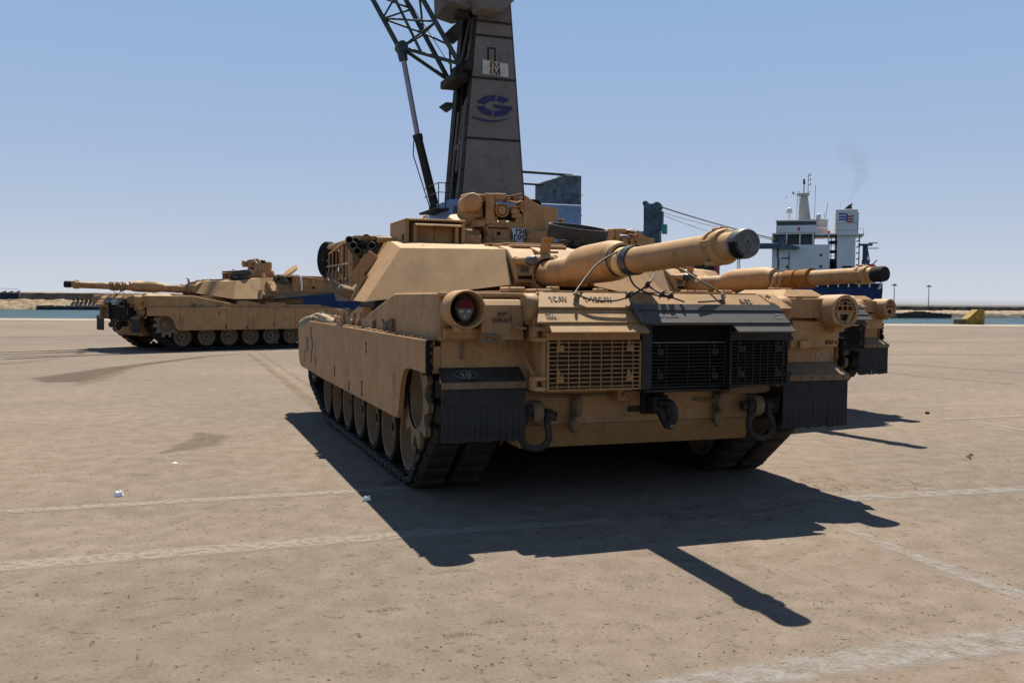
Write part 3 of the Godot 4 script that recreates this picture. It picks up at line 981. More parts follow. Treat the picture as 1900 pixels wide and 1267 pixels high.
	b.bx(-0.02, 0.11, 0.72, 0.86, 3.50, 3.66, 0.012)
	b.cyl(Vector3(0.06, 0.76, 3.62), Vector3(0.075, 0.62, 3.71), 0.055, 0.035, 12)
	b.tube(smooth([Vector3(0.03, 0.80, 3.66), Vector3(0.08, 0.80, 3.74), Vector3(0.10, 0.70, 3.76), Vector3(0.06, 0.62, 3.72)]), 0.035, 8)
	b.bx(-0.16, -0.03, 0.72, 0.76, 3.47, 3.50, 0.004)
	P(t, "pintle_hook", b, M.heat_black)
	b = MB.new()
	b.lathe([Vector2(0, 0), Vector2(0.018, 0), Vector2(0.022, 0.02), Vector2(0.0, 0.03)], Transform3D(FZ.basis, Vector3(0.08, 0.628, 3.75)), 12)
	P(t, "pintle_latch_pin", b, M.bare_steel)
	# the corners with fenders and flaps
	for s in [-1, 1]:
		b = MB.new()
		b.slab(Vector3(s * 1.12, 1.10, 3.55), Vector3(s * 1.75, 1.10, 3.55), Vector3(s * 1.78, 1.008, 3.735), Vector3(s * 1.13, 1.008, 3.735), 0.012, Vector3(0, 1, 1))
		var top := P(t, "fender_cover", b, M.flap_steel if s < 0 else M.dusty_shaded_tan)
		b = MB.new()
		b.bx(s * 1.13, s * 1.78, 0.957, 1.006, 3.728, 3.748, 0.003)
		for k in 6:
			b.cyl(Vector3(s * (1.18 + k * 0.11), 0.982, 3.748), Vector3(s * (1.18 + k * 0.11), 0.982, 3.757), 0.012, -1, 6)
		P(t, "flap_retainer", b, M.dusty_shaded_tan)
		b = MB.new()
		b.bx(s * 1.133, s * 1.777, 0.82, 0.965, 3.714, 3.728, 0.002)
		var fl := P(t, "mud_flap", b, M.flap_rubber)
		rng.seed = 40 + s
		for k in 13:
			var w := 0.0492
			var x: float = 1.1335 + k * 0.0495 + w / 2
			var st = c("strip%d" % (k % 4), func():
				var q := MB.new()
				q.extr([Vector2(-w / 2, 0), Vector2(-w / 2 + 0.002 * (k % 4), -0.262 - 0.004 * ((k * 7) % 4)), Vector2(w / 2 - 0.001, -0.262), Vector2(w / 2, 0)], FZ, -0.006, 0.006, 0.0015)
				return q)
			P(fl, "flap_strip", st, M.flap_rubber, Vector3(s * x, 0.832, 3.7205), Vector3(rng.randf_range(-0.02, 0.012), rng.randf_range(-0.08, 0.08), 0))
		if s < 0:
			if o.letters:
				var fn := Vector3(0, 0.185, 0.092).normalized()
				var fd := Vector3(0, -0.092, 0.185).normalized()
				var fb := Basis(Vector3.RIGHT, -fd, fn)
				txt(top, "10", 0.07, M.chalk_faint, Transform3D(fb, Vector3(-1.575, 1.052, 3.651)), 0.9)
				var ring := []
				for i in 20:
					var a := TAU * i / 20
					ring.append(Vector3(-1.575, 1.054, 3.647) + Vector3.RIGHT * cos(a) * 0.09 + fd * sin(a) * 0.055 + fn * 0.002)
				b = MB.new(); b.tube(ring, 0.0025, 4, true)
				P(top, "chalk_ring", b, M.chalk_faint)
			b = MB.new()
			b.extr([Vector2(-1.735, 1.32), Vector2(-1.115, 1.31), Vector2(-1.115, 1.385), Vector2(-1.50, 1.395), Vector2(-1.735, 1.39)], FZ, 3.575, 3.645, 0.008)
			b.extr([Vector2(3.59, 1.615), Vector2(3.585, 1.30), Vector2(3.72, 1.312), Vector2(3.70, 1.52), Vector2(3.688, 1.565), Vector2(3.65, 1.602)], FX, -1.475, -1.15, 0.006)
			b.bx(-1.77, -1.05, 1.622, 1.657, 3.57, 3.605, 0.006)
			b.slab(Vector3(-1.245, 1.425, 3.71), Vector3(-1.155, 1.415, 3.71), Vector3(-1.15, 1.40, 3.785), Vector3(-1.23, 1.405, 3.785), 0.012, Vector3(0, 1, 0))
			b.bx(-1.245, -1.16, 1.37, 1.41, 3.70, 3.735, 0.006)
			var hp := P(t, "rear_armor_plate", b, tan)
			b = MB.new()
			b.cyl(Vector3(-1.475, 1.343, 3.745), Vector3(-1.335, 1.337, 3.745), 0.012, -1, 8)
			b.cyl(Vector3(-1.445, 1.342, 3.745), Vector3(-1.42, 1.341, 3.745), 0.018, -1, 8)
			b.cyl(Vector3(-1.39, 1.339, 3.745), Vector3(-1.355, 1.338, 3.745), 0.018, -1, 8)
			b.bx(-1.44, -1.39, 1.30, 1.345, 3.70, 3.745, 0.005)
			b.bx(-1.51, -1.30, 1.288, 1.312, 3.70, 3.735, 0.004)
			b.bx(-1.585, -1.565, 1.16, 1.30, 3.545, 3.565, 0.004)
			P(t, "latch_bolt", b, M.dusty_shaded_tan)
			if o.letters:
				txt(hp, "HOT", 0.036, M.stencil_black, Transform3D(Basis(Vector3.RIGHT, 0.096), Vector3(-1.315, 1.495, 3.7045)), 0.75)
				txt(hp, "SURFACE", 0.036, M.stencil_black, Transform3D(Basis(Vector3.RIGHT, 0.096), Vector3(-1.315, 1.452, 3.7085)), 0.75)
		else:
			b = MB.new()
			b.extr([Vector2(1.24, 1.225), Vector2(1.72, 1.232), Vector2(1.735, 1.355), Vector2(1.64, 1.45), Vector2(1.26, 1.452)], FZ, 3.575, 3.66, 0.006)
			b.bx(1.31, 1.415, 1.225, 1.288, 3.65, 3.70, 0.006)
			var rp := P(t, "rear_armor_plate", b, tan)
			b = MB.new()
			b.extr([Vector2(1.215, 3.58), Vector2(1.215, 3.62), Vector2(1.40, 3.70), Vector2(1.70, 3.70), Vector2(1.74, 3.62), Vector2(1.74, 3.58)], FY, 1.475, 1.64, 0.008)
			b.bx(1.30, 1.5, 1.64, 1.66, 3.4, 3.66, 0.006)
			P(t, "stowage_box", b, tan)
			if o.letters:
				txt(rp, "M&D-4", 0.036, M.stencil_black, Transform3D(Basis(), Vector3(1.648, 1.272, 3.6615)), 0.8)
				b = MB.new()
				var ring := []
				for i in 22:
					var a := TAU * i / 22
					ring.append(Vector3(1.628 + cos(a) * 0.074, 1.152 + sin(a) * 0.075, 3.5465))
				b.tube(ring, 0.003, 4, true)
				b.tube([Vector3(1.597, 1.18, 3.5465), Vector3(1.59, 1.10, 3.5465)], 0.003, 4)
				ring = []
				for i in 14:
					var a := TAU * i / 14
					ring.append(Vector3(1.645 + cos(a) * 0.026, 1.15 + sin(a) * 0.046, 3.5465))
				b.tube(ring, 0.003, 4, true)
				P(t, "chalk_mark", b, M.chalk)
			b = MB.new()
			b.tube(smooth([Vector3(1.50, 1.52, 3.71), Vector3(1.47, 1.49, 3.74), Vector3(1.49, 1.44, 3.74), Vector3(1.53, 1.45, 3.73), Vector3(1.545, 1.52, 3.72)]), 0.004, 5)
			b.bx(1.545, 1.61, 1.53, 1.54, 3.68, 3.76, 0.002)
			P(t, "wire_loop", b, M.bare_steel)
		tail_lamp(t, s, s > 0 or o.left_guard)
		# fittings on the sponson beside the turret
		b = MB.new()
		b.bx(s * 1.55, s * 1.74, 1.41, 1.475, -1.0, -0.3, 0.008)
		b.hexa([Vector3(s * 1.60, 1.40, -0.1), Vector3(s * 1.76, 1.40, -0.1), Vector3(s * 1.76, 1.40, 0.62), Vector3(s * 1.60, 1.40, 0.62), Vector3(s * 1.62, 1.44, -0.1), Vector3(s * 1.75, 1.44, -0.1), Vector3(s * 1.75, 1.53, 0.40), Vector3(s * 1.62, 1.53, 0.40)])
		b.bx(s * 1.66, s * 1.76, 1.40, 1.52, 0.45, 0.66, 0.008)
		b.bx(s * 1.762, s * 1.79, 1.30, 1.40, -0.9, -0.35, 0.004)
		for z in [-0.85, -0.45, 0.2, 0.55]:
			b.cyl(Vector3(s * 1.76, 1.36, z), Vector3(s * 1.80, 1.36, z), 0.028, -1, 10)
			b.cyl(Vector3(s * 1.77, 1.40, z + 0.05), Vector3(s * 1.77, 1.46, z + 0.05), 0.012, -1, 6)
		P(t, "sponson_fitting", b, tan)
		b = MB.new()
		b.lathe([Vector2(0, 0), Vector2(0.045, 0), Vector2(0.05, 0.02), Vector2(0.03, 0.045), Vector2(0, 0.05)], Transform3D(FX.basis * Basis.from_scale(Vector3(1, 1, s)), Vector3(s * 1.76, 1.355, 1.86)), 14)
		b.cyl(Vector3(s * 1.785, 1.38, 1.82), Vector3(s * 1.80, 1.42, 1.79), 0.012, -1, 6)
		P(t, "tie_down", b, M.dusty_shaded_tan)
		for q in [[2.0, 2.05, 1.43], [2.08, 2.13, 1.43], [1.25, 1.33, 1.40]]:
			b = MB.new()
			b.bx(s * 1.757, s * 1.79, 1.31, q[2], q[0], q[1], 0.003)
			P(t, "tie_down_bracket", b, M.dusty_shaded_tan)


func ring_at(p: Vector3, r: float, nrm: Vector3, k := 24) -> Array:
	var x := nrm.cross(Vector3.UP if absf(nrm.y) < 0.9 else Vector3.RIGHT).normalized()
	var y := nrm.cross(x).normalized()
	var o := []
	for i in k:
		o.append(p + x * cos(TAU * i / k) * r + y * sin(TAU * i / k) * r)
	return o


const GUN_AT := Vector3(-0.058, 1.86, 1.2)
const GUN_ROT := Vector3(-0.0277, -0.036, 0)


func turret(t: Node3D, o: Dictionary):
	var tan: Material = M.tan_paint
	var tu := P(t, "turret", c("turret", func():
		var b := MB.new()
		var B := [Vector3(0.45, 1.755, 1.50), Vector3(1.76, 1.575, 0.80), Vector3(1.73, 1.585, -0.12), Vector3(1.57, 1.64, -0.68), Vector3(1.46, 1.92, -2.9)]
		var T := [Vector3(0.395, 2.121, 1.16), Vector3(1.33, 2.14, 0.50), Vector3(1.24, 2.262, -0.38), Vector3(1.2, 2.285, -0.88), Vector3(1.15, 2.36, -2.9)]
		var X := func(p: Vector3, s): return Vector3(p.x * s, p.y, p.z)
		var ctr := Vector3(0, 1.95, -0.6)
		var f := []
		for s in [-1, 1]:
			for i in 4:
				f.append([X.call(B[i], s), X.call(B[i + 1], s), X.call(T[i + 1], s), X.call(T[i], s)])
			f.append([X.call(B[0], s), X.call(T[0], s), Vector3(s * 0.43, 2.142, 0.95), Vector3(s * 0.45, 1.74, 0.95)])
			# roof: the sloped front, then the flat part
			f.append([X.call(T[0], s), X.call(T[1], s), X.call(T[2], s), Vector3(s * 0.3, 2.262, -0.38), Vector3(s * 0.43, 2.142, 0.95)])
			f.append([Vector3(s * 0.3, 2.262, -0.38), X.call(T[2], s), X.call(T[3], s), Vector3(s * 0.3, 2.288, -0.88)])
			f.append([Vector3(s * 0.3, 2.288, -0.88), X.call(T[3], s), X.call(T[4], s), Vector3(s * 0.3, 2.362, -2.9)])
			# underside
			f.append([X.call(B[0], s), X.call(B[1], s), X.call(B[2], s), X.call(B[3], s), Vector3(s * 0.3, 1.70, -0.68), Vector3(s * 0.45, 1.74, 0.95)])
			f.append([X.call(B[3], s), X.call(B[4], s), Vector3(s * 0.3, 1.93, -2.9), Vector3(s * 0.3, 1.70, -0.68)])
		f.append([Vector3(-0.43, 2.142, 0.95), Vector3(0.43, 2.142, 0.95), Vector3(0.3, 2.262, -0.38), Vector3(-0.3, 2.262, -0.38)])
		f.append([Vector3(-0.3, 2.262, -0.38), Vector3(0.3, 2.262, -0.38), Vector3(0.3, 2.288, -0.88), Vector3(-0.3, 2.288, -0.88)])
		f.append([Vector3(-0.3, 2.288, -0.88), Vector3(0.3, 2.288, -0.88), Vector3(0.3, 2.362, -2.9), Vector3(-0.3, 2.362, -2.9)])
		f.append([Vector3(-0.45, 1.74, 0.95), Vector3(0.45, 1.74, 0.95), Vector3(0.43, 2.142, 0.95), Vector3(-0.43, 2.142, 0.95)])
		f.append([X.call(B[4], -1), X.call(B[4], 1), X.call(T[4], 1), X.call(T[4], -1)])
		b.solid(f, ctr)
		b.lathe([Vector2(0, 0), Vector2(1.12, 0), Vector2(1.12, 0.34), Vector2(0, 0.34)], Transform3D(FY.basis, Vector3(0, 1.40, -0.4)), 40)
		return b), tan)
	# mantlet with the sight, coaxial tube and its cover tab
	P(tu, "mantlet", c("mantlet", func():
		var b := MB.new()
		b.extr([Vector2(0.94, 1.73), Vector2(1.42, 1.745), Vector2(1.50, 1.80), Vector2(1.42, 1.985), Vector2(1.20, 2.12), Vector2(0.94, 2.165)], FX, -0.40, 0.40, 0.012)
		b.lathe([Vector2(0.20, 1.28), Vector2(0.195, 1.44), Vector2(0.17, 1.47), Vector2(0.15, 1.48)], Transform3D(Basis(Vector3.UP, -0.036), Vector3(-0.02, 1.872, 0.03)), 30)
		b.bx(-0.30, 0.30, 2.135, 2.175, 0.55, 1.12, 0.01)
		b.extr([Vector2(1.10, 2.12), Vector2(1.30, 2.06), Vector2(1.44, 2.06), Vector2(1.47, 2.13), Vector2(1.46, 2.19), Vector2(1.52, 2.215), Vector2(1.52, 2.23), Vector2(1.44, 2.205), Vector2(1.44, 2.14), Vector2(1.40, 2.09), Vector2(1.12, 2.15)], FX, -0.12, -0.02, 0.004)
		b.bx(-0.385, -0.19, 1.845, 1.86, 1.44, 1.505, 0.003); b.bx(-0.385, -0.19, 1.78, 1.795, 1.45, 1.505, 0.003)
		return b), tan)
	P(tu, "mantlet_slot", c("mslot", func():
		var b := MB.new()
		b.bx(-0.375, -0.20, 1.797, 1.843, 1.45, 1.496, 0.0)
		return b), M.deep_black)
	P(tu, "roof_vent_slot", c("rslot", func():
		var b := MB.new()
		b.bx(0.02, 0.12, 2.085, 2.102, 1.28, 1.32, 0.0)
		return b), M.deep_black)
	P(tu, "mantlet_window", c("mwin", func():
		var b := MB.new()
		b.bx(-0.345, -0.24, 1.885, 1.945, 1.455, 1.468, 0.002)
		return b), M.olive)
	P(tu, "coaxial_tube", c("coax", func():
		var b := MB.new()
		b.lathe([Vector2(0, 0), Vector2(0.05, 0), Vector2(0.05, 0.035), Vector2(0.042, 0.04), Vector2(0.042, 0.28)], Transform3D(Basis(Vector3.UP, 0.42), Vector3(-0.375, 1.99, 1.36)), 16)
		return b), tan)
	P(tu, "coaxial_tube_wrap", c("coaxw", func():
		var b := MB.new()
		b.lathe([Vector2(0.045, 0.20), Vector2(0.049, 0.21), Vector2(0.050, 0.29), Vector2(0.043, 0.30), Vector2(0, 0.298)], Transform3D(Basis(Vector3.UP, 0.42), Vector3(-0.375, 1.99, 1.36)), 14)
		return b), M.silver_tape if o.letters else M.black_tape)
	# the sight housing on the roof, with two doors under a hood
	var dh := P(tu, "sight_housing", c("doghouse", func():
		var b := MB.new()
		b.bx(-1.115, -1.07, 2.20, 2.49, -0.98, -0.19, 0.006)
		b.bx(-0.455, -0.41, 2.20, 2.49, -0.98, -0.19, 0.006)
		b.bx(-1.07, -0.455, 2.20, 2.49, -0.98, -0.34, 0.004)
		b.bx(-1.115, -0.41, 2.488, 2.515, -1.0, -0.17, 0.008)
		b.bx(-1.00, -0.48, 2.20, 2.232, -0.34, -0.15, 0.004)
		b.extr([Vector2(-0.30, 2.47), Vector2(-0.12, 2.455), Vector2(-0.105, 2.44), Vector2(-0.11, 2.425), Vector2(-0.135, 2.44), Vector2(-0.30, 2.45)], FX, -1.02, -0.48, 0.003)
		b.bx(-1.02, -0.975, 2.235, 2.44, -0.26, -0.20, 0.006); b.bx(-0.53, -0.485, 2.235, 2.44, -0.26, -0.20, 0.006)
		b.bx(-0.98, -0.93, 2.515, 2.545, -0.7, -0.6, 0.008)
		b.tube(smooth([Vector3(-0.86, 2.515, -0.42), Vector3(-0.83, 2.56, -0.44), Vector3(-0.80, 2.57, -0.47), Vector3(-0.77, 2.515, -0.5)]), 0.014, 6)
		return b), tan)
	for k in 2:
		var b := MB.new()
		b.bx(-0.972 + k * 0.222, -0.755 + k * 0.222, 2.238, 2.435, -0.31, -0.285, 0.006)
		P(dh, "sight_door", b, tan)
	var sb := MB.new()
	sb.bx(-1.1195, -1.113, 2.27, 2.34, -0.34, -0.31, 0.0); sb.bx(-1.1195, -1.113, 2.27, 2.34, -0.27, -0.24, 0.0)
	sb.bx(-1.068, -1.022, 2.24, 2.47, -0.345, -0.335, 0.0)
	P(dh, "sight_slot", sb, M.deep_black)
	# stub of the second sight: a wide open ring
	P(tu, "sight_ring", c("ring", func():
		var b := MB.new()
		b.lathe([Vector2(0.325, 0.01), Vector2(0.352, 0.0), Vector2(0.356, 0.14), Vector2(0.350, 0.152), Vector2(0.330, 0.152), Vector2(0.326, 0.14), Vector2(0.322, 0.03), Vector2(0, 0.03)], FY, 48)
		return b), M.dark_olive, Vector3(0.855, 2.315, 0.10), Vector3(0.19, 0, -0.055))
	P(tu, "sight_ring_base", c("ringb", func():
		var b := MB.new()
		b.lathe([Vector2(0, 0), Vector2(0.33, 0), Vector2(0.33, 0.07), Vector2(0, 0.07)], Transform3D(FY.basis, Vector3(0.855, 2.20, 0.10)), 32)
		for i in 5:
			b.bx(0.52 + i * 0.15, 0.60 + i * 0.15, 2.21, 2.285, 0.36 + 0.05 * (i % 2), 0.46, 0.006)
		return b), M.dark_olive)
	P(tu, "roof_fitting", c("rooff", func():
		var b := MB.new()
		b.bx(-0.36, -0.20, 2.20, 2.222, 0.35, 0.45, 0.004); b.bx(0.30, 0.40, 2.19, 2.215, 0.5, 0.58, 0.004)
		b.bx(-0.30, 0.36, 2.16, 2.205, 0.25, 0.9, 0.006)
		b.bx(-0.38, -0.18, 2.25, 2.36, -0.55, -0.30, 0.01)
		b.lathe([Vector2(0, 0), Vector2(0.16, 0), Vector2(0.18, 0.03), Vector2(0.16, 0.06), Vector2(0, 0.065)], Transform3D(Basis(Vector3.RIGHT, -1.2), Vector3(-0.20, 2.56, -1.05)), 28)
		b.lathe([Vector2(0, 0), Vector2(0.33, 0), Vector2(0.33, 0.20), Vector2(0.30, 0.25), Vector2(0.245, 0.26), Vector2(0.25, 0.50), Vector2(0.24, 0.53), Vector2(0, 0.53)], Transform3D(FY.basis, Vector3(0.04, 2.29, -1.15)), 32)
		b.bx(-0.33, -0.05, 2.26, 2.46, -0.95, -0.70, 0.02)
		b.lathe([Vector2(0, 0), Vector2(0.36, 0), Vector2(0.36, 0.12), Vector2(0.30, 0.15), Vector2(0, 0.15)], Transform3D(FY.basis, Vector3(-0.45, 2.28, -1.35)), 28)
		b.lathe([Vector2(0, 0), Vector2(0.27, 0), Vector2(0.29, 0.025), Vector2(0.27, 0.05), Vector2(0, 0.055)], Transform3D(Basis(Vector3.RIGHT, -0.9), Vector3(0.62, 2.52, -1.85)), 28)
		b.lathe([Vector2(0, 0), Vector2(0.33, 0), Vector2(0.33, 0.09), Vector2(0, 0.09)], Transform3D(FY.basis, Vector3(0.62, 2.31, -1.6)), 28)
		b.bx(-1.16, -0.98, 2.28, 2.345, -1.15, -1.0, 0.01)
		b.cyl(Vector3(-1.32, 2.30, -0.75), Vector3(-1.15, 2.30, -0.72), 0.035, -1, 10)
		return b), tan)
	for s in [-1, 1]:
		# smoke dischargers
		var d := Vector3(s * 0.30, 0.16, 0.94).normalized()
		var xx := Vector3.UP.cross(d).normalized()
		var lb := Basis(xx, d.cross(xx), d)
		var lp := Vector3(s * 1.405, 2.245, -1.0)
		var la := P(tu, "smoke_launcher", c("launchblock", func():
			var b := MB.new()
			var p := [Vector2(-0.235, 0.0), Vector2(-0.225, 0.085), Vector2(-0.13, 0.115), Vector2(0.14, 0.105), Vector2(0.225, 0.08), Vector2(0.225, 0.0), Vector2(0.13, -0.07), Vector2(-0.05, -0.09), Vector2(-0.09, -0.145), Vector2(-0.16, -0.11)]
			var q := []
			for v in p:
				q.append(Vector3(v.x, v.y, 0))
			var w := []
			for v in p:
				w.append(Vector3(v.x * 0.45 + 0.03, v.y * 0.5 - 0.17, -0.36))
			b.face(q, Vector3(0, 0, 1)); b.face(w, Vector3(0, 0, -1))
			for i in p.size():
				var j := (i + 1) % p.size()
				b.face([q[i], q[j], w[j], w[i]], Vector3(p[i].x + p[j].x, p[i].y + p[j].y, 0))
			for r in [[-0.10, 0.05], [0.10, 0.055], [-0.035, -0.02]]:
				b.extr([Vector2(r[0] - 0.055, r[1] - 0.035), Vector2(r[0] + 0.06, r[1] - 0.035), Vector2(r[0] + 0.06, r[1] + 0.04), Vector2(r[0] - 0.055, r[1] + 0.04)], FZ, 0, 0.025, 0.004)
			return b), M.olive)
		la.transform = Transform3D(lb, lp)
		var lt = c("launchtube", func():
			var b := MB.new()
			b.lathe([Vector2(0.047, -0.02), Vector2(0.047, 0.085), Vector2(0.044, 0.09), Vector2(0.037, 0.088), Vector2(0.036, 0.003), Vector2(0, 0.003)], FZ, 20)
			return b)
		for q in [[-0.185, 0.045], [0.015, 0.07], [0.17, 0.05], [-0.14, -0.02], [0.08, -0.02], [-0.09, -0.09]]:
			var tb := P(tu, "launcher_tube", lt, M.olive)
			tb.transform = Transform3D(lb, lp + lb * Vector3(q[0], q[1], 0))
		P(tu, "launcher_bore", c("bores%d" % s, func():
			var b := MB.new()
			for q in [[-0.185, 0.045], [0.015, 0.07], [0.17, 0.05], [-0.14, -0.02], [0.08, -0.02], [-0.09, -0.09]]:
				var e := lp + lb * Vector3(q[0], q[1], 0.006)
				b.cyl(e, e + d * 0.006, 0.0355, -1, 14)
			for r in [[-0.10, 0.05], [0.10, 0.055], [-0.035, -0.02]]:
				b.box(lp + lb * Vector3(r[0], r[1], 0.024), Vector3(0.10, 0.06, 0.008), 0.0, lb)
			return b), M.deep_black)
		# stowage hung on the turret side
		P(tu, "side_box", c("sbox%d" % s, func():
			var b := MB.new()
			var ba := Basis(Vector3.UP, s * 0.25) * Basis(Vector3(0, 0, 1), s * 0.66)
			b.box(Vector3(s * 1.49, 1.965, -0.66), Vector3(0.13, 0.40, 0.30), 0.008, ba)
			b.box(Vector3(s * 1.545, 2.05, -0.54), Vector3(0.02, 0.05, 0.04), 0.004, ba)
			b.box(Vector3(s * 1.50, 2.10, -0.60), Vector3(0.02, 0.04, 0.04), 0.004, ba)
			b.slab(Vector3(s * 1.72, 1.86, -0.16), Vector3(s * 1.44, 1.86, -0.16), Vector3(s * 1.50, 1.66, -0.16), Vector3(s * 1.60, 1.63, -0.16), 0.03, Vector3(0, 0, 1))
			b.box(Vector3(s * 1.63, 1.70, -0.4), Vector3(0.10, 0.14, 0.30), 0.02, Basis(Vector3(0, 0, 1), s * 0.7))
			b.slab(Vector3(s * 1.62, 1.86, -0.14), Vector3(s * 1.56, 1.86, -0.14), Vector3(s * 1.72, 1.60, -0.10), Vector3(s * 1.74, 1.60, -0.10), 0.04, Vector3(0, 0, 1))
			return b), tan)
		P(tu, "side_bundle", c("sbund%d" % s, func():
			var b := MB.new()
			for q in [[-0.30, 1.66, 0.06], [-0.45, 1.69, 0.05], [-0.58, 1.68, 0.045]]:
				b.lathe([Vector2(0, -0.12), Vector2(q[2], -0.11), Vector2(q[2] * 1.15, 0), Vector2(q[2], 0.12), Vector2(0, 0.13)], Transform3D(Basis(Vector3(0, 0, 1), 0.3 * s) * Basis(Vector3.UP, 1.3), Vector3(s * 1.70, q[1], q[0])), 9)
			return b), M.dusty_shaded_tan)
		# side and bustle racks
		P(tu, "rack_rail", c("rails%d" % s, func():
			var b := MB.new()
			b.tube([Vector3(s * 1.44, 2.33, -1.2), Vector3(s * 1.53, 2.31, -1.75), Vector3(s * 1.53, 2.22, -2.95)], 0.016, 6)
			b.tube([Vector3(s * 1.60, 2.02, -0.95), Vector3(s * 1.55, 2.05, -3.0)], 0.013, 6)
			b.tube([Vector3(s * 1.50, 1.78, -1.2), Vector3(s * 1.55, 1.77, -1.75), Vector3(s * 1.55, 1.90, -2.95)], 0.016, 6)
			for z in [-1.5, -1.8, -2.05, -2.3, -2.6, -2.9]:
				b.tube([Vector3(s * 1.54, 1.79 - (z + 1.75) * 0.09, z), Vector3(s * 1.54, 2.31 + (z + 1.75) * 0.07, z)], 0.011, 5)
			b.bx(s * 1.40, s * 1.50, 1.78, 2.33, -1.62, -1.40, 0.01)
			b.bx(s * 1.32, s * 1.46, 1.85, 2.32, -2.6, -1.64, 0.01)
			b.bx(s * 1.465, s * 1.50, 1.86, 2.30, -2.25, -2.10, 0.004)
			b.bx(s * 1.15, s * 1.50, 2.30, 2.36, -3.3, -0.95, 0.01)
			b.bx(s * 1.465, s * 1.53, 1.84, 1.875, -2.9, -1.65, 0.004)
			return b), tan)
		P(tu, "rack_floor", c("rackfl%d" % s, func():
			var b := MB.new()
			var pr := [Vector2(1.72, 1.60), Vector2(1.66, 1.68), Vector2(1.58, 1.78)]
			for k in 12:
				var z0 := -0.10 - k * 0.235
				var z1 := z0 - 0.235
				var f := func(z: float, i: int): return Vector3(s * (pr[i].x - 0.05 * (-z)), pr[i].y - (0.02 if s < 0 else 0.0) + (0.34 * maxf(0, -z - 1.75) if s < 0 else 0.095 * maxf(0, -z - 0.7)) * (1.0 - 0.2 * i), z)
				for i in 2:
					b.slab(f.call(z0, i), f.call(z1, i), f.call(z1, i + 1), f.call(z0, i + 1), 0.008, Vector3(s, 0, 0))
			return b), M.dusty_shaded_tan)
		P(tu, "rack_slot", c("rslot%d" % s, func():
			var b := MB.new()
			b.bx(s * 1.498, s * 1.504, 1.93, 2.01, -2.22, -2.13, 0.0)
			return b), M.deep_black)
		P(tu, "lifting_eye", c("leyeb%d" % s, func():
			var b := MB.new()
			b.box(Vector3(s * 1.02, 2.175, 0.35), Vector3(0.10, 0.02, 0.05), 0.006)
			return b), tan)
	P(tu, "bustle_rack", c("bustle", func():
		var b := MB.new()
		for y in [1.95, 2.14, 2.33]:
			b.tube([Vector3(-1.5, y, -3.3), Vector3(-1.45, y, -3.62), Vector3(1.45, y, -3.62), Vector3(1.5, y, -3.3)], 0.016, 6)
		for i in 9:
			b.tube([Vector3(-1.4 + i * 0.35, 1.94, -3.62), Vector3(-1.4 + i * 0.35, 2.34, -3.62)], 0.011, 5)
		b.bx(-1.2, 1.2, 1.93, 1.95, -3.6, -2.9, 0.003)
		b.bx(-1.1, -0.3, 1.95, 2.30, -3.5, -3.0, 0.02)
		b.bx(-0.2, 1.0, 1.95, 2.25, -3.5, -3.0, 0.02)
		return b), tan)
	weapon_station(t, o)
	gun(t, o)


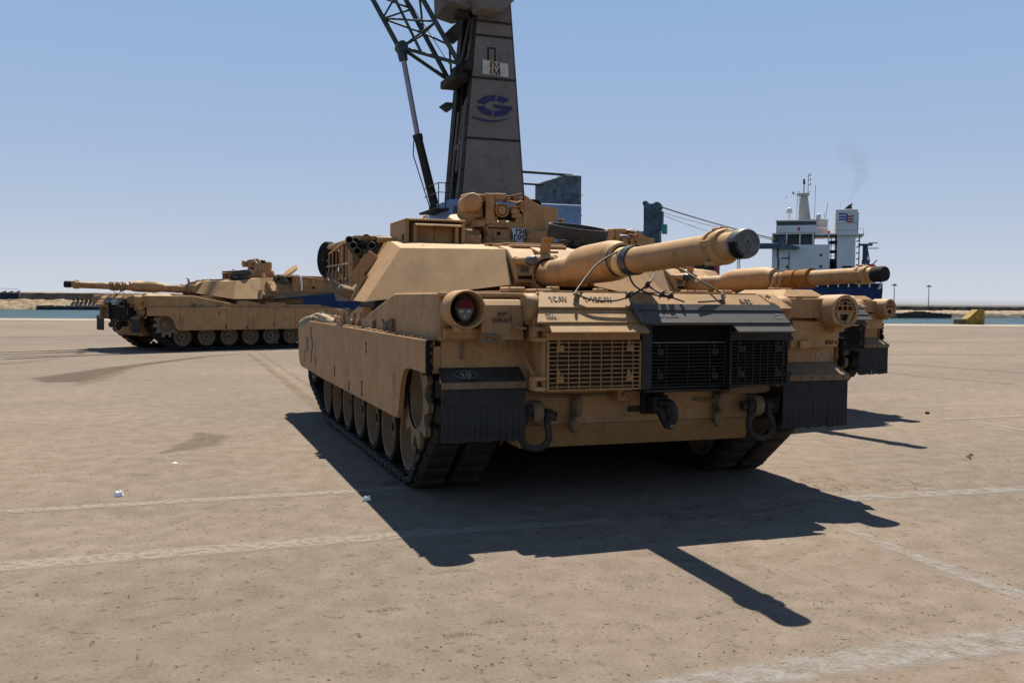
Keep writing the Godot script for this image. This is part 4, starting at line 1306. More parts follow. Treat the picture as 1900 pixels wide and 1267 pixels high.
func weapon_station(t: Node3D, o: Dictionary):
	var tan: Material = M.tan_paint
	var ws := P(t, "weapon_station", c("ws_base", func():
		var b := MB.new()
		b.extr([Vector2(-0.05, 2.28), Vector2(0.50, 2.28), Vector2(0.48, 2.40), Vector2(0.52, 2.49), Vector2(0.44, 2.56), Vector2(0.05, 2.54), Vector2(-0.04, 2.48), Vector2(0.0, 2.38)], FZ, -0.95, -0.58, 0.012)
		b.lathe([Vector2(0, 0), Vector2(0.27, 0), Vector2(0.27, 0.05), Vector2(0.22, 0.07), Vector2(0.22, 0.17), Vector2(0, 0.17)], Transform3D(FY.basis, Vector3(0.22, 2.27, -0.78)), 28)
		b.lathe([Vector2(0, 0), Vector2(0.22, 0), Vector2(0.22, 0.04), Vector2(0.20, 0.05), Vector2(0.20, 0.10), Vector2(0.17, 0.15), Vector2(0, 0.18)], Transform3D(FY.basis, Vector3(0.66, 2.29, -0.62)), 28)
		b.bx(0.0, 0.12, 2.50, 2.62, -0.85, -0.60, 0.01); b.bx(0.35, 0.47, 2.45, 2.70, -0.85, -0.60, 0.01)
		for i in 5:
			b.cyl(Vector3(0.03 + i * 0.09, 2.43, -0.58), Vector3(0.03 + i * 0.09, 2.43, -0.57), 0.012, -1, 6)
		b.extr([Vector2(0.36, 2.28), Vector2(0.46, 2.40), Vector2(0.46, 2.28)], FZ, -0.60, -0.56, 0.003)
		for y in [2.335, 2.375, 2.44, 2.505]:
			b.bx(-0.02, 0.27, y - 0.006, y + 0.006, -0.585, -0.572, 0.002)
		b.bx(0.02, 0.10, 2.515, 2.56, -0.60, -0.56, 0.004); b.bx(0.14, 0.22, 2.52, 2.57, -0.62, -0.57, 0.004)
		b.bx(0.05, 0.09, 2.345, 2.43, -0.60, -0.55, 0.006); b.bx(-0.03, 0.0, 2.30, 2.36, -0.62, -0.56, 0.004)
		return b), tan)
	P(ws, "sight_drum", c("ws_drum", func():
		var b := MB.new()
		var z := Vector3(-0.08, -0.03, 0.99).normalized()
		var x := Vector3.UP.cross(z).normalized()
		b.lathe([Vector2(0, -0.34), Vector2(0.10, -0.34), Vector2(0.115, -0.30), Vector2(0.115, -0.02), Vector2(0.105, 0), Vector2(0.098, 0.004), Vector2(0, 0.006)], Transform3D(Basis(x, z.cross(x), z), Vector3(-0.225, 2.757, -0.50)), 28)
		b.bx(-0.28, -0.06, 2.84, 2.875, -0.85, -0.62, 0.01)
		b.bx(-0.30, -0.22, 2.82, 2.86, -0.75, -0.62, 0.01)
		return b), tan)
	P(ws, "sight_box", c("ws_box", func():
		var b := MB.new()
		b.bx(-0.035, 0.075, 2.51, 2.885, -0.86, -0.58, 0.008)
		b.bx(-0.115, -0.03, 2.60, 2.80, -0.85, -0.66, 0.01)
		b.bx(-0.13, -0.03, 2.48, 2.56, -0.85, -0.60, 0.008)
		b.bx(0.085, 0.235, 2.815, 2.895, -0.84, -0.62, 0.008)
		b.bx(0.075, 0.12, 2.72, 2.82, -0.84, -0.66, 0.006)
		for i in 7:
			b.cyl(Vector3(-0.025, 2.56 + i * 0.045, -0.58), Vector3(-0.025, 2.56 + i * 0.045, -0.574), 0.007, -1, 6)
		return b), tan)
	P(ws, "gun_cradle", c("ws_cradle", func():
		var b := MB.new()
		b.lathe([Vector2(0, 0), Vector2(0.078, 0), Vector2(0.085, 0.015), Vector2(0.085, 0.10), Vector2(0.068, 0.10), Vector2(0.066, 0.05), Vector2(0, 0.05)], Transform3D(FZ.basis, Vector3(0.165, 2.685, -0.66)), 26)
		b.lathe([Vector2(0, 0), Vector2(0.052, 0), Vector2(0.055, 0.05), Vector2(0.03, 0.055), Vector2(0, 0.05)], Transform3D(FZ.basis, Vector3(0.165, 2.685, -0.61)), 20)
		b.lathe([Vector2(0, 0), Vector2(0.042, 0), Vector2(0.046, 0.16), Vector2(0.034, 0.17), Vector2(0, 0.165)], Transform3D(FZ.basis, Vector3(0.325, 2.685, -0.72)), 18)
		b.bx(0.30, 0.42, 2.60, 2.66, -0.80, -0.58, 0.008)
		b.slab(Vector3(0.235, 2.80, -0.55), Vector3(0.36, 2.80, -0.55), Vector3(0.37, 2.83, -0.80), Vector3(0.25, 2.83, -0.80), 0.02, Vector3(0, 1, 0))
		b.slab(Vector3(0.22, 2.745, -0.52), Vector3(0.34, 2.735, -0.52), Vector3(0.40, 2.76, -0.75), Vector3(0.26, 2.77, -0.75), 0.015, Vector3(0, 1, 0))
		b.bx(0.33, 0.45, 2.83, 2.865, -0.85, -0.62, 0.008)
		b.box(Vector3(0.36, 2.885, -0.68), Vector3(0.16, 0.012, 0.16), 0.003, Basis(Vector3(0, 0, 1), 0.25))
		b.box(Vector3(0.43, 2.80, -0.60), Vector3(0.10, 0.02, 0.08), 0.004, Basis(Vector3(0, 0, 1), -0.5))
		b.tube(smooth([Vector3(0.25, 2.80, -0.54), Vector3(0.33, 2.775, -0.52), Vector3(0.40, 2.80, -0.54), Vector3(0.42, 2.70, -0.55)], 4), 0.010, 5)
		b.bx(0.24, 0.33, 2.86, 2.875, -0.9, -0.65, 0.005)
		b.cyl(Vector3(0.26, 2.73, -0.55), Vector3(0.40, 2.74, -0.56), 0.012, -1, 8)
		b.bx(0.40, 0.44, 2.64, 2.80, -0.75, -0.60, 0.006)
		return b), tan)
	P(ws, "cradle_shadow_plate", c("ws_black", func():
		var b := MB.new()
		b.bx(0.14, 0.36, 2.58, 2.64, -0.78, -0.60, 0.01)
		b.bx(-0.055, -0.036, 2.60, 2.78, -0.64, -0.60, 0.0)
		b.bx(0.11, 0.17, 2.385, 2.425, -0.586, -0.574, 0.0); b.bx(-0.01, 0.26, 2.462, 2.478, -0.586, -0.576, 0.0)
		b.cyl(Vector3(0.20, 2.69, -0.75), Vector3(0.18, 2.70, -1.3), 0.022, 0.018, 10)
		return b), M.deep_black)
	for q in [[0.51, 2.80, 2.87, 0.03], [0.66, 2.74, 2.85, 0.055], [0.71, 2.74, 2.83, 0.035]]:
		var sm := MB.new()
		sm.cyl(Vector3(q[0], q[1], -0.80), Vector3(q[0] + 0.02, q[2], -0.80), q[3], -1, 10)
		P(ws, "smoke_pot", sm, M.deep_black)
	P(ws, "weapon_shield", c("ws_shield", func():
		var b := MB.new()
		b.extr([Vector2(0.42, 2.28), Vector2(0.46, 2.88), Vector2(0.50, 2.86), Vector2(0.58, 2.80), Vector2(0.68, 2.755), Vector2(0.68, 2.42), Vector2(0.58, 2.42), Vector2(0.55, 2.40), Vector2(0.50, 2.38), Vector2(0.46, 2.30)], FZ, -0.60, -0.57, 0.004)
		for i in 7:
			var a0 := -0.25 + i * 0.22
			var a1 := a0 + 0.22
			var q := func(a: float, y: float): return Vector3(0.72 + sin(a) * 0.27, y, -0.86 + cos(a) * 0.28)
			b.slab(q.call(a0, 2.43), q.call(a1, 2.43), q.call(a1, 2.755), q.call(a0, 2.755), 0.016, Vector3(sin(a0), 0, cos(a0)))
		b.bx(0.965, 0.995, 2.50, 2.62, -0.72, -0.60, 0.004)
		return b), tan)
	if o.letters:
		var b := MB.new()
		b.bx(0.285, 0.455, 2.335, 2.475, -0.548, -0.536, 0.002)
		b.bx(0.30, 0.44, 2.30, 2.34, -0.60, -0.545, 0.004)
		var sg := P(ws, "name_board", b, M.sign_white)
		txt(sg, "rse", 0.075, M.deep_black, Transform3D(Basis(), Vector3(0.40, 2.445, -0.5352)), 0.95)
		txt(sg, "iroc", 0.078, M.deep_black, Transform3D(Basis(), Vector3(0.365, 2.378, -0.5352)), 0.95)


func gun(t: Node3D, o: Dictionary):
	var g := P(t, "gun_barrel", c("gun", func():
		var b := MB.new()
		b.lathe([Vector2(0.150, 0.06), Vector2(0.158, 0.10), Vector2(0.158, 0.20), Vector2(0.150, 0.22), Vector2(0.128, 0.24), Vector2(0.126, 0.60), Vector2(0.130, 0.61), Vector2(0.130, 0.64), Vector2(0.122, 0.65), Vector2(0.119, 1.25), Vector2(0.112, 2.0), Vector2(0.106, 2.36), Vector2(0.103, 2.4), Vector2(0.099, 3.56)], FZ, 40)
		b.lathe([Vector2(0.099, 3.555), Vector2(0.117, 3.56), Vector2(0.121, 3.575), Vector2(0.121, 3.60), Vector2(0.108, 3.61), Vector2(0.108, 3.66), Vector2(0.119, 3.67), Vector2(0.119, 3.705), Vector2(0.112, 3.72), Vector2(0.091, 3.725), Vector2(0.090, 3.86), Vector2(0.087, 3.955), Vector2(0, 3.955)], FZ, 36)
		b.box(Vector3(0.0, 0.118, 3.635), Vector3(0.06, 0.03, 0.12), 0.008)
		b.box(Vector3(-0.112, 0.02, 3.635), Vector3(0.025, 0.05, 0.10), 0.006)
		b.box(Vector3(-0.06, -0.105, 3.635), Vector3(0.05, 0.03, 0.10), 0.006)
		b.box(Vector3(0.02, 0.088, 3.79), Vector3(0.09, 0.02, 0.13), 0.006)
		return b), M.tan_paint, GUN_AT, GUN_ROT)
	P(g, "bore_evacuator", c("evac", func():
		var b := MB.new()
		b.lathe([Vector2(0.122, 1.06), Vector2(0.128, 1.09), Vector2(0.150, 1.17), Vector2(0.166, 1.26), Vector2(0.172, 1.36), Vector2(0.172, 1.84), Vector2(0.168, 1.92), Vector2(0.155, 2.0), Vector2(0.137, 2.06), Vector2(0.135, 2.10), Vector2(0.112, 2.11)], Transform3D(FZ.basis, Vector3(0, 0.026, 0)), 40)
		b.lathe([Vector2(0.148, 1.945), Vector2(0.166, 1.95), Vector2(0.160, 1.985), Vector2(0.14, 1.99)], Transform3D(FZ.basis, Vector3(0, 0.024, 0)), 40)
		return b), M.tan_paint)
	if o.letters:
		P(g, "pale_tape_band", c("ptape", func():
			var b := MB.new()
			b.lathe([Vector2(0.113, 2.12), Vector2(0.122, 2.125), Vector2(0.121, 2.23), Vector2(0.112, 2.235)], FZ, 30)
			return b), M.pale_tape)
		P(g, "black_tape_band", c("btape", func():
			var b := MB.new()
			b.lathe([Vector2(0.110, 2.25), Vector2(0.120, 2.255), Vector2(0.118, 2.36), Vector2(0.109, 2.365)], FZ, 30)
			b.lathe([Vector2(0.137, 2.06), Vector2(0.142, 2.065), Vector2(0.142, 2.085), Vector2(0.137, 2.09)], Transform3D(FZ.basis, Vector3(0, 0.02, 0)), 30)
			return b), M.black_tape)
		P(g, "muzzle_cover", c("mcover", func():
			var b := MB.new()
			b.lathe([Vector2(0.088, 3.87), Vector2(0.094, 3.875), Vector2(0.096, 3.95), Vector2(0.092, 3.972), Vector2(0.086, 3.978), Vector2(0, 3.976)], FZ, 32)
			return b), M.silver_tape)
		P(g, "cover_tear", c("mtear", func():
			var b := MB.new()
			b.lathe([Vector2(0.0965, 3.905), Vector2(0.0982, 3.955), Vector2(0.094, 3.976), Vector2(0.075, 3.9795)], FZ, 12, 3.05, 4.35)
			b.cyl(Vector3(0.0, 0.015, 3.975), Vector3(0.0, 0.015, 3.9785), 0.006, -1, 8)
			return b), M.deep_black)
	else:
		P(g, "muzzle_cover", c("mcover2", func():
			var b := MB.new()
			b.lathe([Vector2(0.089, 3.80), Vector2(0.098, 3.81), Vector2(0.100, 3.93), Vector2(0.092, 3.975), Vector2(0, 3.98)], FZ, 28)
			return b), M.cap_black)


func tank(label: String, at: Vector3, turn: float, o: Dictionary) -> Node3D:
	var t := thing(o.name, label, "tank", at, turn, "desert tan tanks parked on the quay")
	P(t, "hull", c("hull", hull_mesh), M.tan_paint)
	running_gear(t)
	skirts(t, o.marked)
	rear(t, o)
	turret(t, o)
	return t


func in_tank(t: Node3D, called: String, label: String, category: String, m, material: Material, group := "") -> MeshInstance3D:
	var p := P(self, called, m, material)
	p.transform = t.transform
	tag(p, label, category, group)
	return p


# ---------------------------------------------------------------- harbour crane
func crane():
	var g: Material = M.crane_grey
	var k: Material = M.crane_dark
	var t := thing("harbour_crane", "tall grey mobile harbour crane with blue G logo and lattice boom", "crane")
	var lx := func(y: float): return 9.78 + (y - 6.66) * 0.0795
	var rx := func(y: float): return 12.91 - (y - 6.66) * 0.0867
	var b := MB.new()
	var Y0 := 5.5
	var Y1 := 24.0
	b.slab(Vector3(lx.call(Y0), Y0, -34), Vector3(rx.call(Y0), Y0, -34), Vector3(rx.call(Y1), Y1, -34), Vector3(lx.call(Y1), Y1, -34), 0.12, Vector3(0, 0, 1))
	b.slab(Vector3(lx.call(Y0), Y0, -37.1), Vector3(rx.call(Y0), Y0, -37.1), Vector3(rx.call(Y1), Y1, -37.1), Vector3(lx.call(Y1), Y1, -37.1), 0.12, Vector3(0, 0, -1))
	b.slab(Vector3(rx.call(Y0), Y0, -34.12), Vector3(rx.call(Y0), Y0, -36.98), Vector3(rx.call(Y1), Y1, -36.98), Vector3(rx.call(Y1), Y1, -34.12), 0.12, Vector3(1, 0, 0))
	var tw := P(t, "tower", b, g)
	b = MB.new()
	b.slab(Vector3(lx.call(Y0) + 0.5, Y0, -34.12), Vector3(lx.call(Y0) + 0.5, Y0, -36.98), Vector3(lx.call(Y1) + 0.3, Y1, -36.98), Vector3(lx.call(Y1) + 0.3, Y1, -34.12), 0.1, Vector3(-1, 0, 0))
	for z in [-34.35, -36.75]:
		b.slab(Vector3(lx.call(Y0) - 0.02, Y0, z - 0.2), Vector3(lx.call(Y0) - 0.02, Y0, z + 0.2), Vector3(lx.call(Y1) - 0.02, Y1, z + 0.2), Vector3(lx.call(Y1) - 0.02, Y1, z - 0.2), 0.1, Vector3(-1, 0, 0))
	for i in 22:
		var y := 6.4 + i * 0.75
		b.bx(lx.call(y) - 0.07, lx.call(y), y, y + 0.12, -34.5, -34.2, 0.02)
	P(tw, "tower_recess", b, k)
	b = MB.new()
	b.slab(Vector3(lx.call(Y0) - 0.03, Y0, -37.12), Vector3(lx.call(Y0) - 0.03, Y0, -37.24), Vector3(lx.call(Y1) - 0.03, Y1, -37.24), Vector3(lx.call(Y1) - 0.03, Y1, -37.12), 0.1, Vector3(-1, 0, 0))
	b.slab(Vector3(rx.call(Y0), Y0, -33.98), Vector3(rx.call(Y0) + 0.06, Y0, -33.98), Vector3(rx.call(Y1) + 0.06, Y1, -33.98), Vector3(rx.call(Y1), Y1, -33.98), 0.1, Vector3(0, 0, 1))
	P(tw, "tower_edge", b, M.crane_edge)
	b = MB.new()
	for q in [[6.2, 8.0, 0.10, -35.0], [8.0, 11.2, 0.09, -35.4], [6.3, 11.0, 0.08, -36.2], [12.9, 15.4, 0.08, -35.0]]:
		b.tube([Vector3(lx.call(q[0]) - 0.02, q[0], q[3]), Vector3(lx.call(q[1]) - 0.02, q[1], q[3] + 0.3)], q[2], 8)
	b.tube([Vector3(lx.call(6.3), 6.3, -34.8), Vector3(lx.call(11.3), 11.3, -34.75), Vector3(lx.call(11.7) + 0.2, 11.7, -34.8)], 0.11, 8)
	b.tube([Vector3(lx.call(9.2), 9.2, -36.0), Vector3(lx.call(9.4), 9.4, -34.9)], 0.09, 8)
	b.tube([Vector3(lx.call(13.4), 13.4, -36.4), Vector3(lx.call(15.6), 15.6, -35.2)], 0.09, 8)
	b.tube([Vector3(lx.call(13.3), 13.3, -35.9), Vector3(lx.call(13.8), 13.8, -35.0), Vector3(lx.call(14.3), 14.3, -35.1)], 0.08, 8)
	P(tw, "service_pipe", b, g)
	b = MB.new()
	for y in [9.46, 12.38, 14.42, 15.1]:
		b = MB.new()
		b.bx(lx.call(y) - 0.03, rx.call(y) + 0.05, y - 0.05, y + 0.05, -34.02, -33.95, 0.01)
		P(tw, "seam_rib", b, k)
	b = MB.new()
	b.bx(10.96, 11.40, 13.2, 13.88, -34.01, -33.985, 0.0)
	P(tw, "hatch_opening", b, k)
	b = MB.new()
	b.bx(11.05, 11.30, 13.2, 13.8, -33.99, -33.95, 0.01)
	P(tw, "hatch_cover", b, g)
	b = MB.new()
	b.extr([Vector2(10.72, 13.25), Vector2(12.02, 13.16), Vector2(12.05, 12.50), Vector2(10.72, 12.56)], FZ, -33.97, -33.93)
	var sg := P(tw, "sign_panel", b, M.panel_white)
	txt(sg, "M", 0.30, M.letter_brown, Transform3D(Basis(), Vector3(11.42, 13.02, -33.925)), 1.0)
	txt(sg, "M", 0.33, M.deep_black, Transform3D(Basis(), Vector3(11.42, 12.70, -33.925)), 1.0)
	b = MB.new()
	b.bx(11.08, 11.20, 12.56, 13.20, -33.932, -33.925, 0.0)
	b.bx(11.12, 11.30, 13.12, 13.19, -33.932, -33.922, 0.0)
	P(sg, "rust_streak", b, M.rust)
	# emblem: a broken ellipse with a bar, and a stroke below
	b = MB.new()
	var ct := Vector3(11.36, 11.08, -33.99)
	var seg := func(a0: float, a1: float):
		var o := []
		for i in 11:
			var a := lerpf(a0, a1, i / 10.0)
			o.append(Vector2(cos(a) * 0.92, sin(a) * 0.52 + cos(a) * 0.03))
		for i in 11:
			var a := lerpf(a1, a0, i / 10.0)
			o.append(Vector2(cos(a) * 0.50, sin(a) * 0.24 + cos(a) * 0.02))
		return o
	for q in [[1.52, 2.95], [0.62, 1.38], [3.22, 4.52], [4.66, 6.05]]:
		b.extr(seg.call(q[0], q[1]), Transform3D(Basis(), ct), 0, 0.012)
	b.extr([Vector2(-0.12, 0.06), Vector2(0.93, 0.03), Vector2(0.90, -0.14), Vector2(0.40, -0.12), Vector2(0.05, -0.12)], Transform3D(Basis(), ct), 0.0, 0.016)
	var sw := []
	for i in 13:
		var u := i / 12.0
		sw.append(Vector2(lerpf(-1.16, 0.70, u), -0.60 - 0.16 * sin(u * PI * 0.8) + 0.12 * u * u + 0.02))
	for i in 13:
		var u := 1.0 - i / 12.0
		sw.append(Vector2(lerpf(-1.16, 0.70, u), -0.66 - 0.20 * sin(u * PI * 0.8) + 0.20 * u * u))
	b.extr(sw, Transform3D(Basis(), ct), 0, 0.012)
	P(tw, "emblem", b, M.logo_blue)
	b = MB.new()
	b.extr([Vector2(10.2, 15.35), Vector2(11.3, 15.30), Vector2(11.95, 15.9), Vector2(11.95, 18.0), Vector2(10.1, 18.0), Vector2(10.0, 15.8)], FZ, -34.0, -32.9, 0.05)
	b.extr([Vector2(9.0, 15.75), Vector2(9.9, 15.55), Vector2(10.3, 15.7), Vector2(10.3, 18.0), Vector2(8.9, 18.0)], FZ, -36.6, -33.6, 0.05)
	b.bx(8.85, 9.0, 15.7, 16.3, -35.0, -34.4, 0.02)
	P(t, "operator_cabin", b, g)
	b = MB.new()
	b.extr([Vector2(9.05, 14.55), Vector2(9.62, 14.2), Vector2(9.75, 14.9), Vector2(9.6, 15.1)], FZ, -35.4, -34.2, 0.02)
	b.extr([Vector2(8.85, 11.05), Vector2(9.25, 10.8), Vector2(9.4, 11.15), Vector2(9.0, 11.15)], FZ, -35.2, -34.3, 0.02)
	b.bx(9.4, 10.05, 15.2, 15.5, -34.6, -34.0, 0.05)
	b.bx(9.85, 10.6, 12.6, 13.3, -36.6, -34.6, 0.05)
	b.cyl(Vector3(10.15, 12.95, -36.9), Vector3(10.15, 12.95, -34.05), 0.22, -1, 14)
	b.bx(9.4, 10.2, 12.3, 12.7, -36.9, -34.4, 0.05)
	P(t, "boom_bearing", b, k)
	# boom
	var dir := Vector3(-0.53, 0.848, 0).normalized()
	var A := [Vector3(5.93, 16.37, -36.8), Vector3(7.15, 14.33, -36.8)]
	var B := [Vector3(7.59, 16.56, -36.8), Vector3(9.84, 12.78, -36.8)]
	var C := [Vector3(7.86, 15.89, -34.4), Vector3(9.67, 13.06, -34.4)]
	var D := [Vector3(6.52, 15.74, -34.4), Vector3(7.81, 13.33, -34.4)]
	var bm := node(t, "boom")
	for q in [[A, 0.13], [B, 0.13], [C, 0.13], [D, 0.075]]:
		b = MB.new()
		b.tube([q[0][0] + dir * 16.0, q[0][0], q[0][1]], q[1], 8)
		P(bm, "chord", b, M.boom_green)
	var at := func(q: Array, f: float): return (q[0] as Vector3).lerp(q[1], f) if f >= 0 else (q[0] as Vector3) - dir * f * 4.0
	var head := Vector3(7.28, 14.12, -36.5)
	var ties := [[at.call(A, 0.41), at.call(B, 0.114)], [at.call(A, 0.41), at.call(C, 0.33)], [at.call(A, 0.42), at.call(B, 0.41)], [head, at.call(C, 0.34)], [head, at.call(B, 0.42)], [at.call(A, 0.40), at.call(B, -0.15)], [at.call(A, -0.1), at.call(B, 0.10)], [at.call(B, 0.41), at.call(C, 0.70)], [at.call(B, 0.41), at.call(C, 0.34)], [at.call(C, 0.72), Vector3(9.8, 12.85, -36.2)], [head, C[1]], [head, B[1]], [B[1], C[1]], [at.call(C, -0.1), at.call(B, 0.40)]]
	for i in 7:
		var f := -0.3 - i * 0.42
		ties.append([at.call(A, f), at.call(B, f - 0.3)]); ties.append([at.call(D, f), at.call(C, f - 0.3)]); ties.append([at.call(A, f), at.call(D, f - 0.2)]); ties.append([at.call(B, f), at.call(C, f - 0.2)])
		ties.append([at.call(B, f - 0.3), at.call(A, f - 0.42)])
	for i in ties.size():
		b = MB.new()
		b.tube([ties[i][0], ties[i][1]], 0.10 if i in [10, 11] else 0.055, 6)
		P(bm, "brace", b, M.boom_green)
	b = MB.new()
	b.tube([Vector3(6.9, 16.9, -35.6), Vector3(9.5, 13.3, -35.6)], 0.02, 4)
	P(bm, "hoist_rope", b, M.cable_black)
	b = MB.new()
	b.cyl(head + Vector3(0, 0, -0.3), head + Vector3(0, 0, 0.35), 0.27, -1, 16)
	b.cyl(head, head + Vector3(0.12, -0.65, 0), 0.26, 0.22, 14)
	var ram := P(t, "luffing_cylinder", b, M.boom_green)
	var mid := Vector3(8.13, 9.72, -36.4)
	var foot := Vector3(9.1, 5.9, -36.3)
	b = MB.new()
	b.cyl(head, mid, 0.135, -1, 16)
	P(ram, "piston_rod", b, M.piston_rod)
	b = MB.new()
	b.cyl(mid, foot, 0.21, 0.23, 16)
	b.cyl(mid + Vector3(-0.04, 0.15, 0), mid + Vector3(0.03, -0.12, 0), 0.25, -1, 16)
	b.tube([mid + Vector3(-0.24, -0.2, 0.1), mid + Vector3(-0.27, -0.9, 0.1), foot + Vector3(-0.28, 0, 0.1)], 0.03, 5)
	P(ram, "cylinder_barrel", b, k)
	# slewing house, ballast, undercarriage
	b = MB.new()
	b.bx(9.0, 15.85, 3.3, 6.42, -37.6, -33.5, 0.05)
	b.bx(8.4, 9.0, 3.3, 5.2, -37.2, -33.9, 0.05)
	var hs := P(t, "machinery_house", b, M.crane_blue)
	b = MB.new()
	b.bx(9.15, 9.45, 5.3, 6.1, -33.5, -33.46, 0.01)
	P(hs, "house_window", b, M.ship_glass)
	b = MB.new()
	b.bx(15.45, 16.36, 4.9, 8.06, -39.0, -34.7, 0.04)
	for y in [6.0, 7.05]:
		b.bx(15.42, 16.39, y - 0.02, y + 0.02, -39.02, -34.67, 0.0)
	b.bx(15.3, 15.46, 7.2, 7.4, -36.4, -36.0, 0.02); b.bx(15.6, 15.9, 8.06, 8.14, -36.2, -35.4, 0.02); b.bx(15.6, 15.9, 8.06, 8.12, -38.2, -37.6, 0.02)
	P(t, "ballast", b, M.ballast_blue)
	b = MB.new()
	b.tube([Vector3(12.85, 8.12, -35.0), Vector3(15.95, 8.08, -35.0)], 0.07, 6)
	b.tube([Vector3(12.85, 7.76, -36.8), Vector3(15.9, 7.9, -38.0)], 0.06, 6)
	P(t, "ballast_strut", b, k)
	b = MB.new()
	for x in [8.5, 8.85, 9.2]:
		b.tube([Vector3(x, 6.0 if x < 9 else 6.4, -33.8), Vector3(x, 7.2, -33.8)], 0.025, 4)
	for y in [6.75, 7.2]:
		b.tube([Vector3(8.5, y, -33.8), Vector3(9.2, y, -33.8)], 0.022, 4)
		b.tube([Vector3(8.5, y, -33.8), Vector3(8.5, y, -36.5)], 0.022, 4)
	b.bx(8.3, 9.0, 5.9, 6.0, -36.8, -33.7, 0.01); b.bx(8.5, 9.0, 5.4, 5.46, -34.4, -33.7, 0.0); b.bx(8.5, 9.0, 5.1, 5.16, -34.4, -33.7, 0.0)
	P(t, "walkway_railing", b, k)
	b = MB.new()
	b.cyl(Vector3(12, 2.4, -35.6), Vector3(12, 3.4, -35.6), 1.5, -1, 24)
	b.bx(5.5, 18.5, 1.2, 2.4, -36.9, -34.3, 0.05)
	for x in [6.5, 17.5]:
		b.bx(x - 0.5, x + 0.5, 1.3, 2.2, -40.5, -31.0, 0.05)
		for z in [-40.3, -31.2]:
			b.bx(x - 0.3, x + 0.3, 0.15, 1.4, z - 0.3, z + 0.3, 0.03); b.bx(x - 0.9, x + 0.9, 0.02, 0.15, z - 0.9, z + 0.9, 0.02)
	for i in 8:
		b.cyl(Vector3(7.6 + i * 1.25, 0.6, -37.1), Vector3(7.6 + i * 1.25, 0.6, -34.1), 0.6, -1, 18)
	P(t, "undercarriage", b, k)


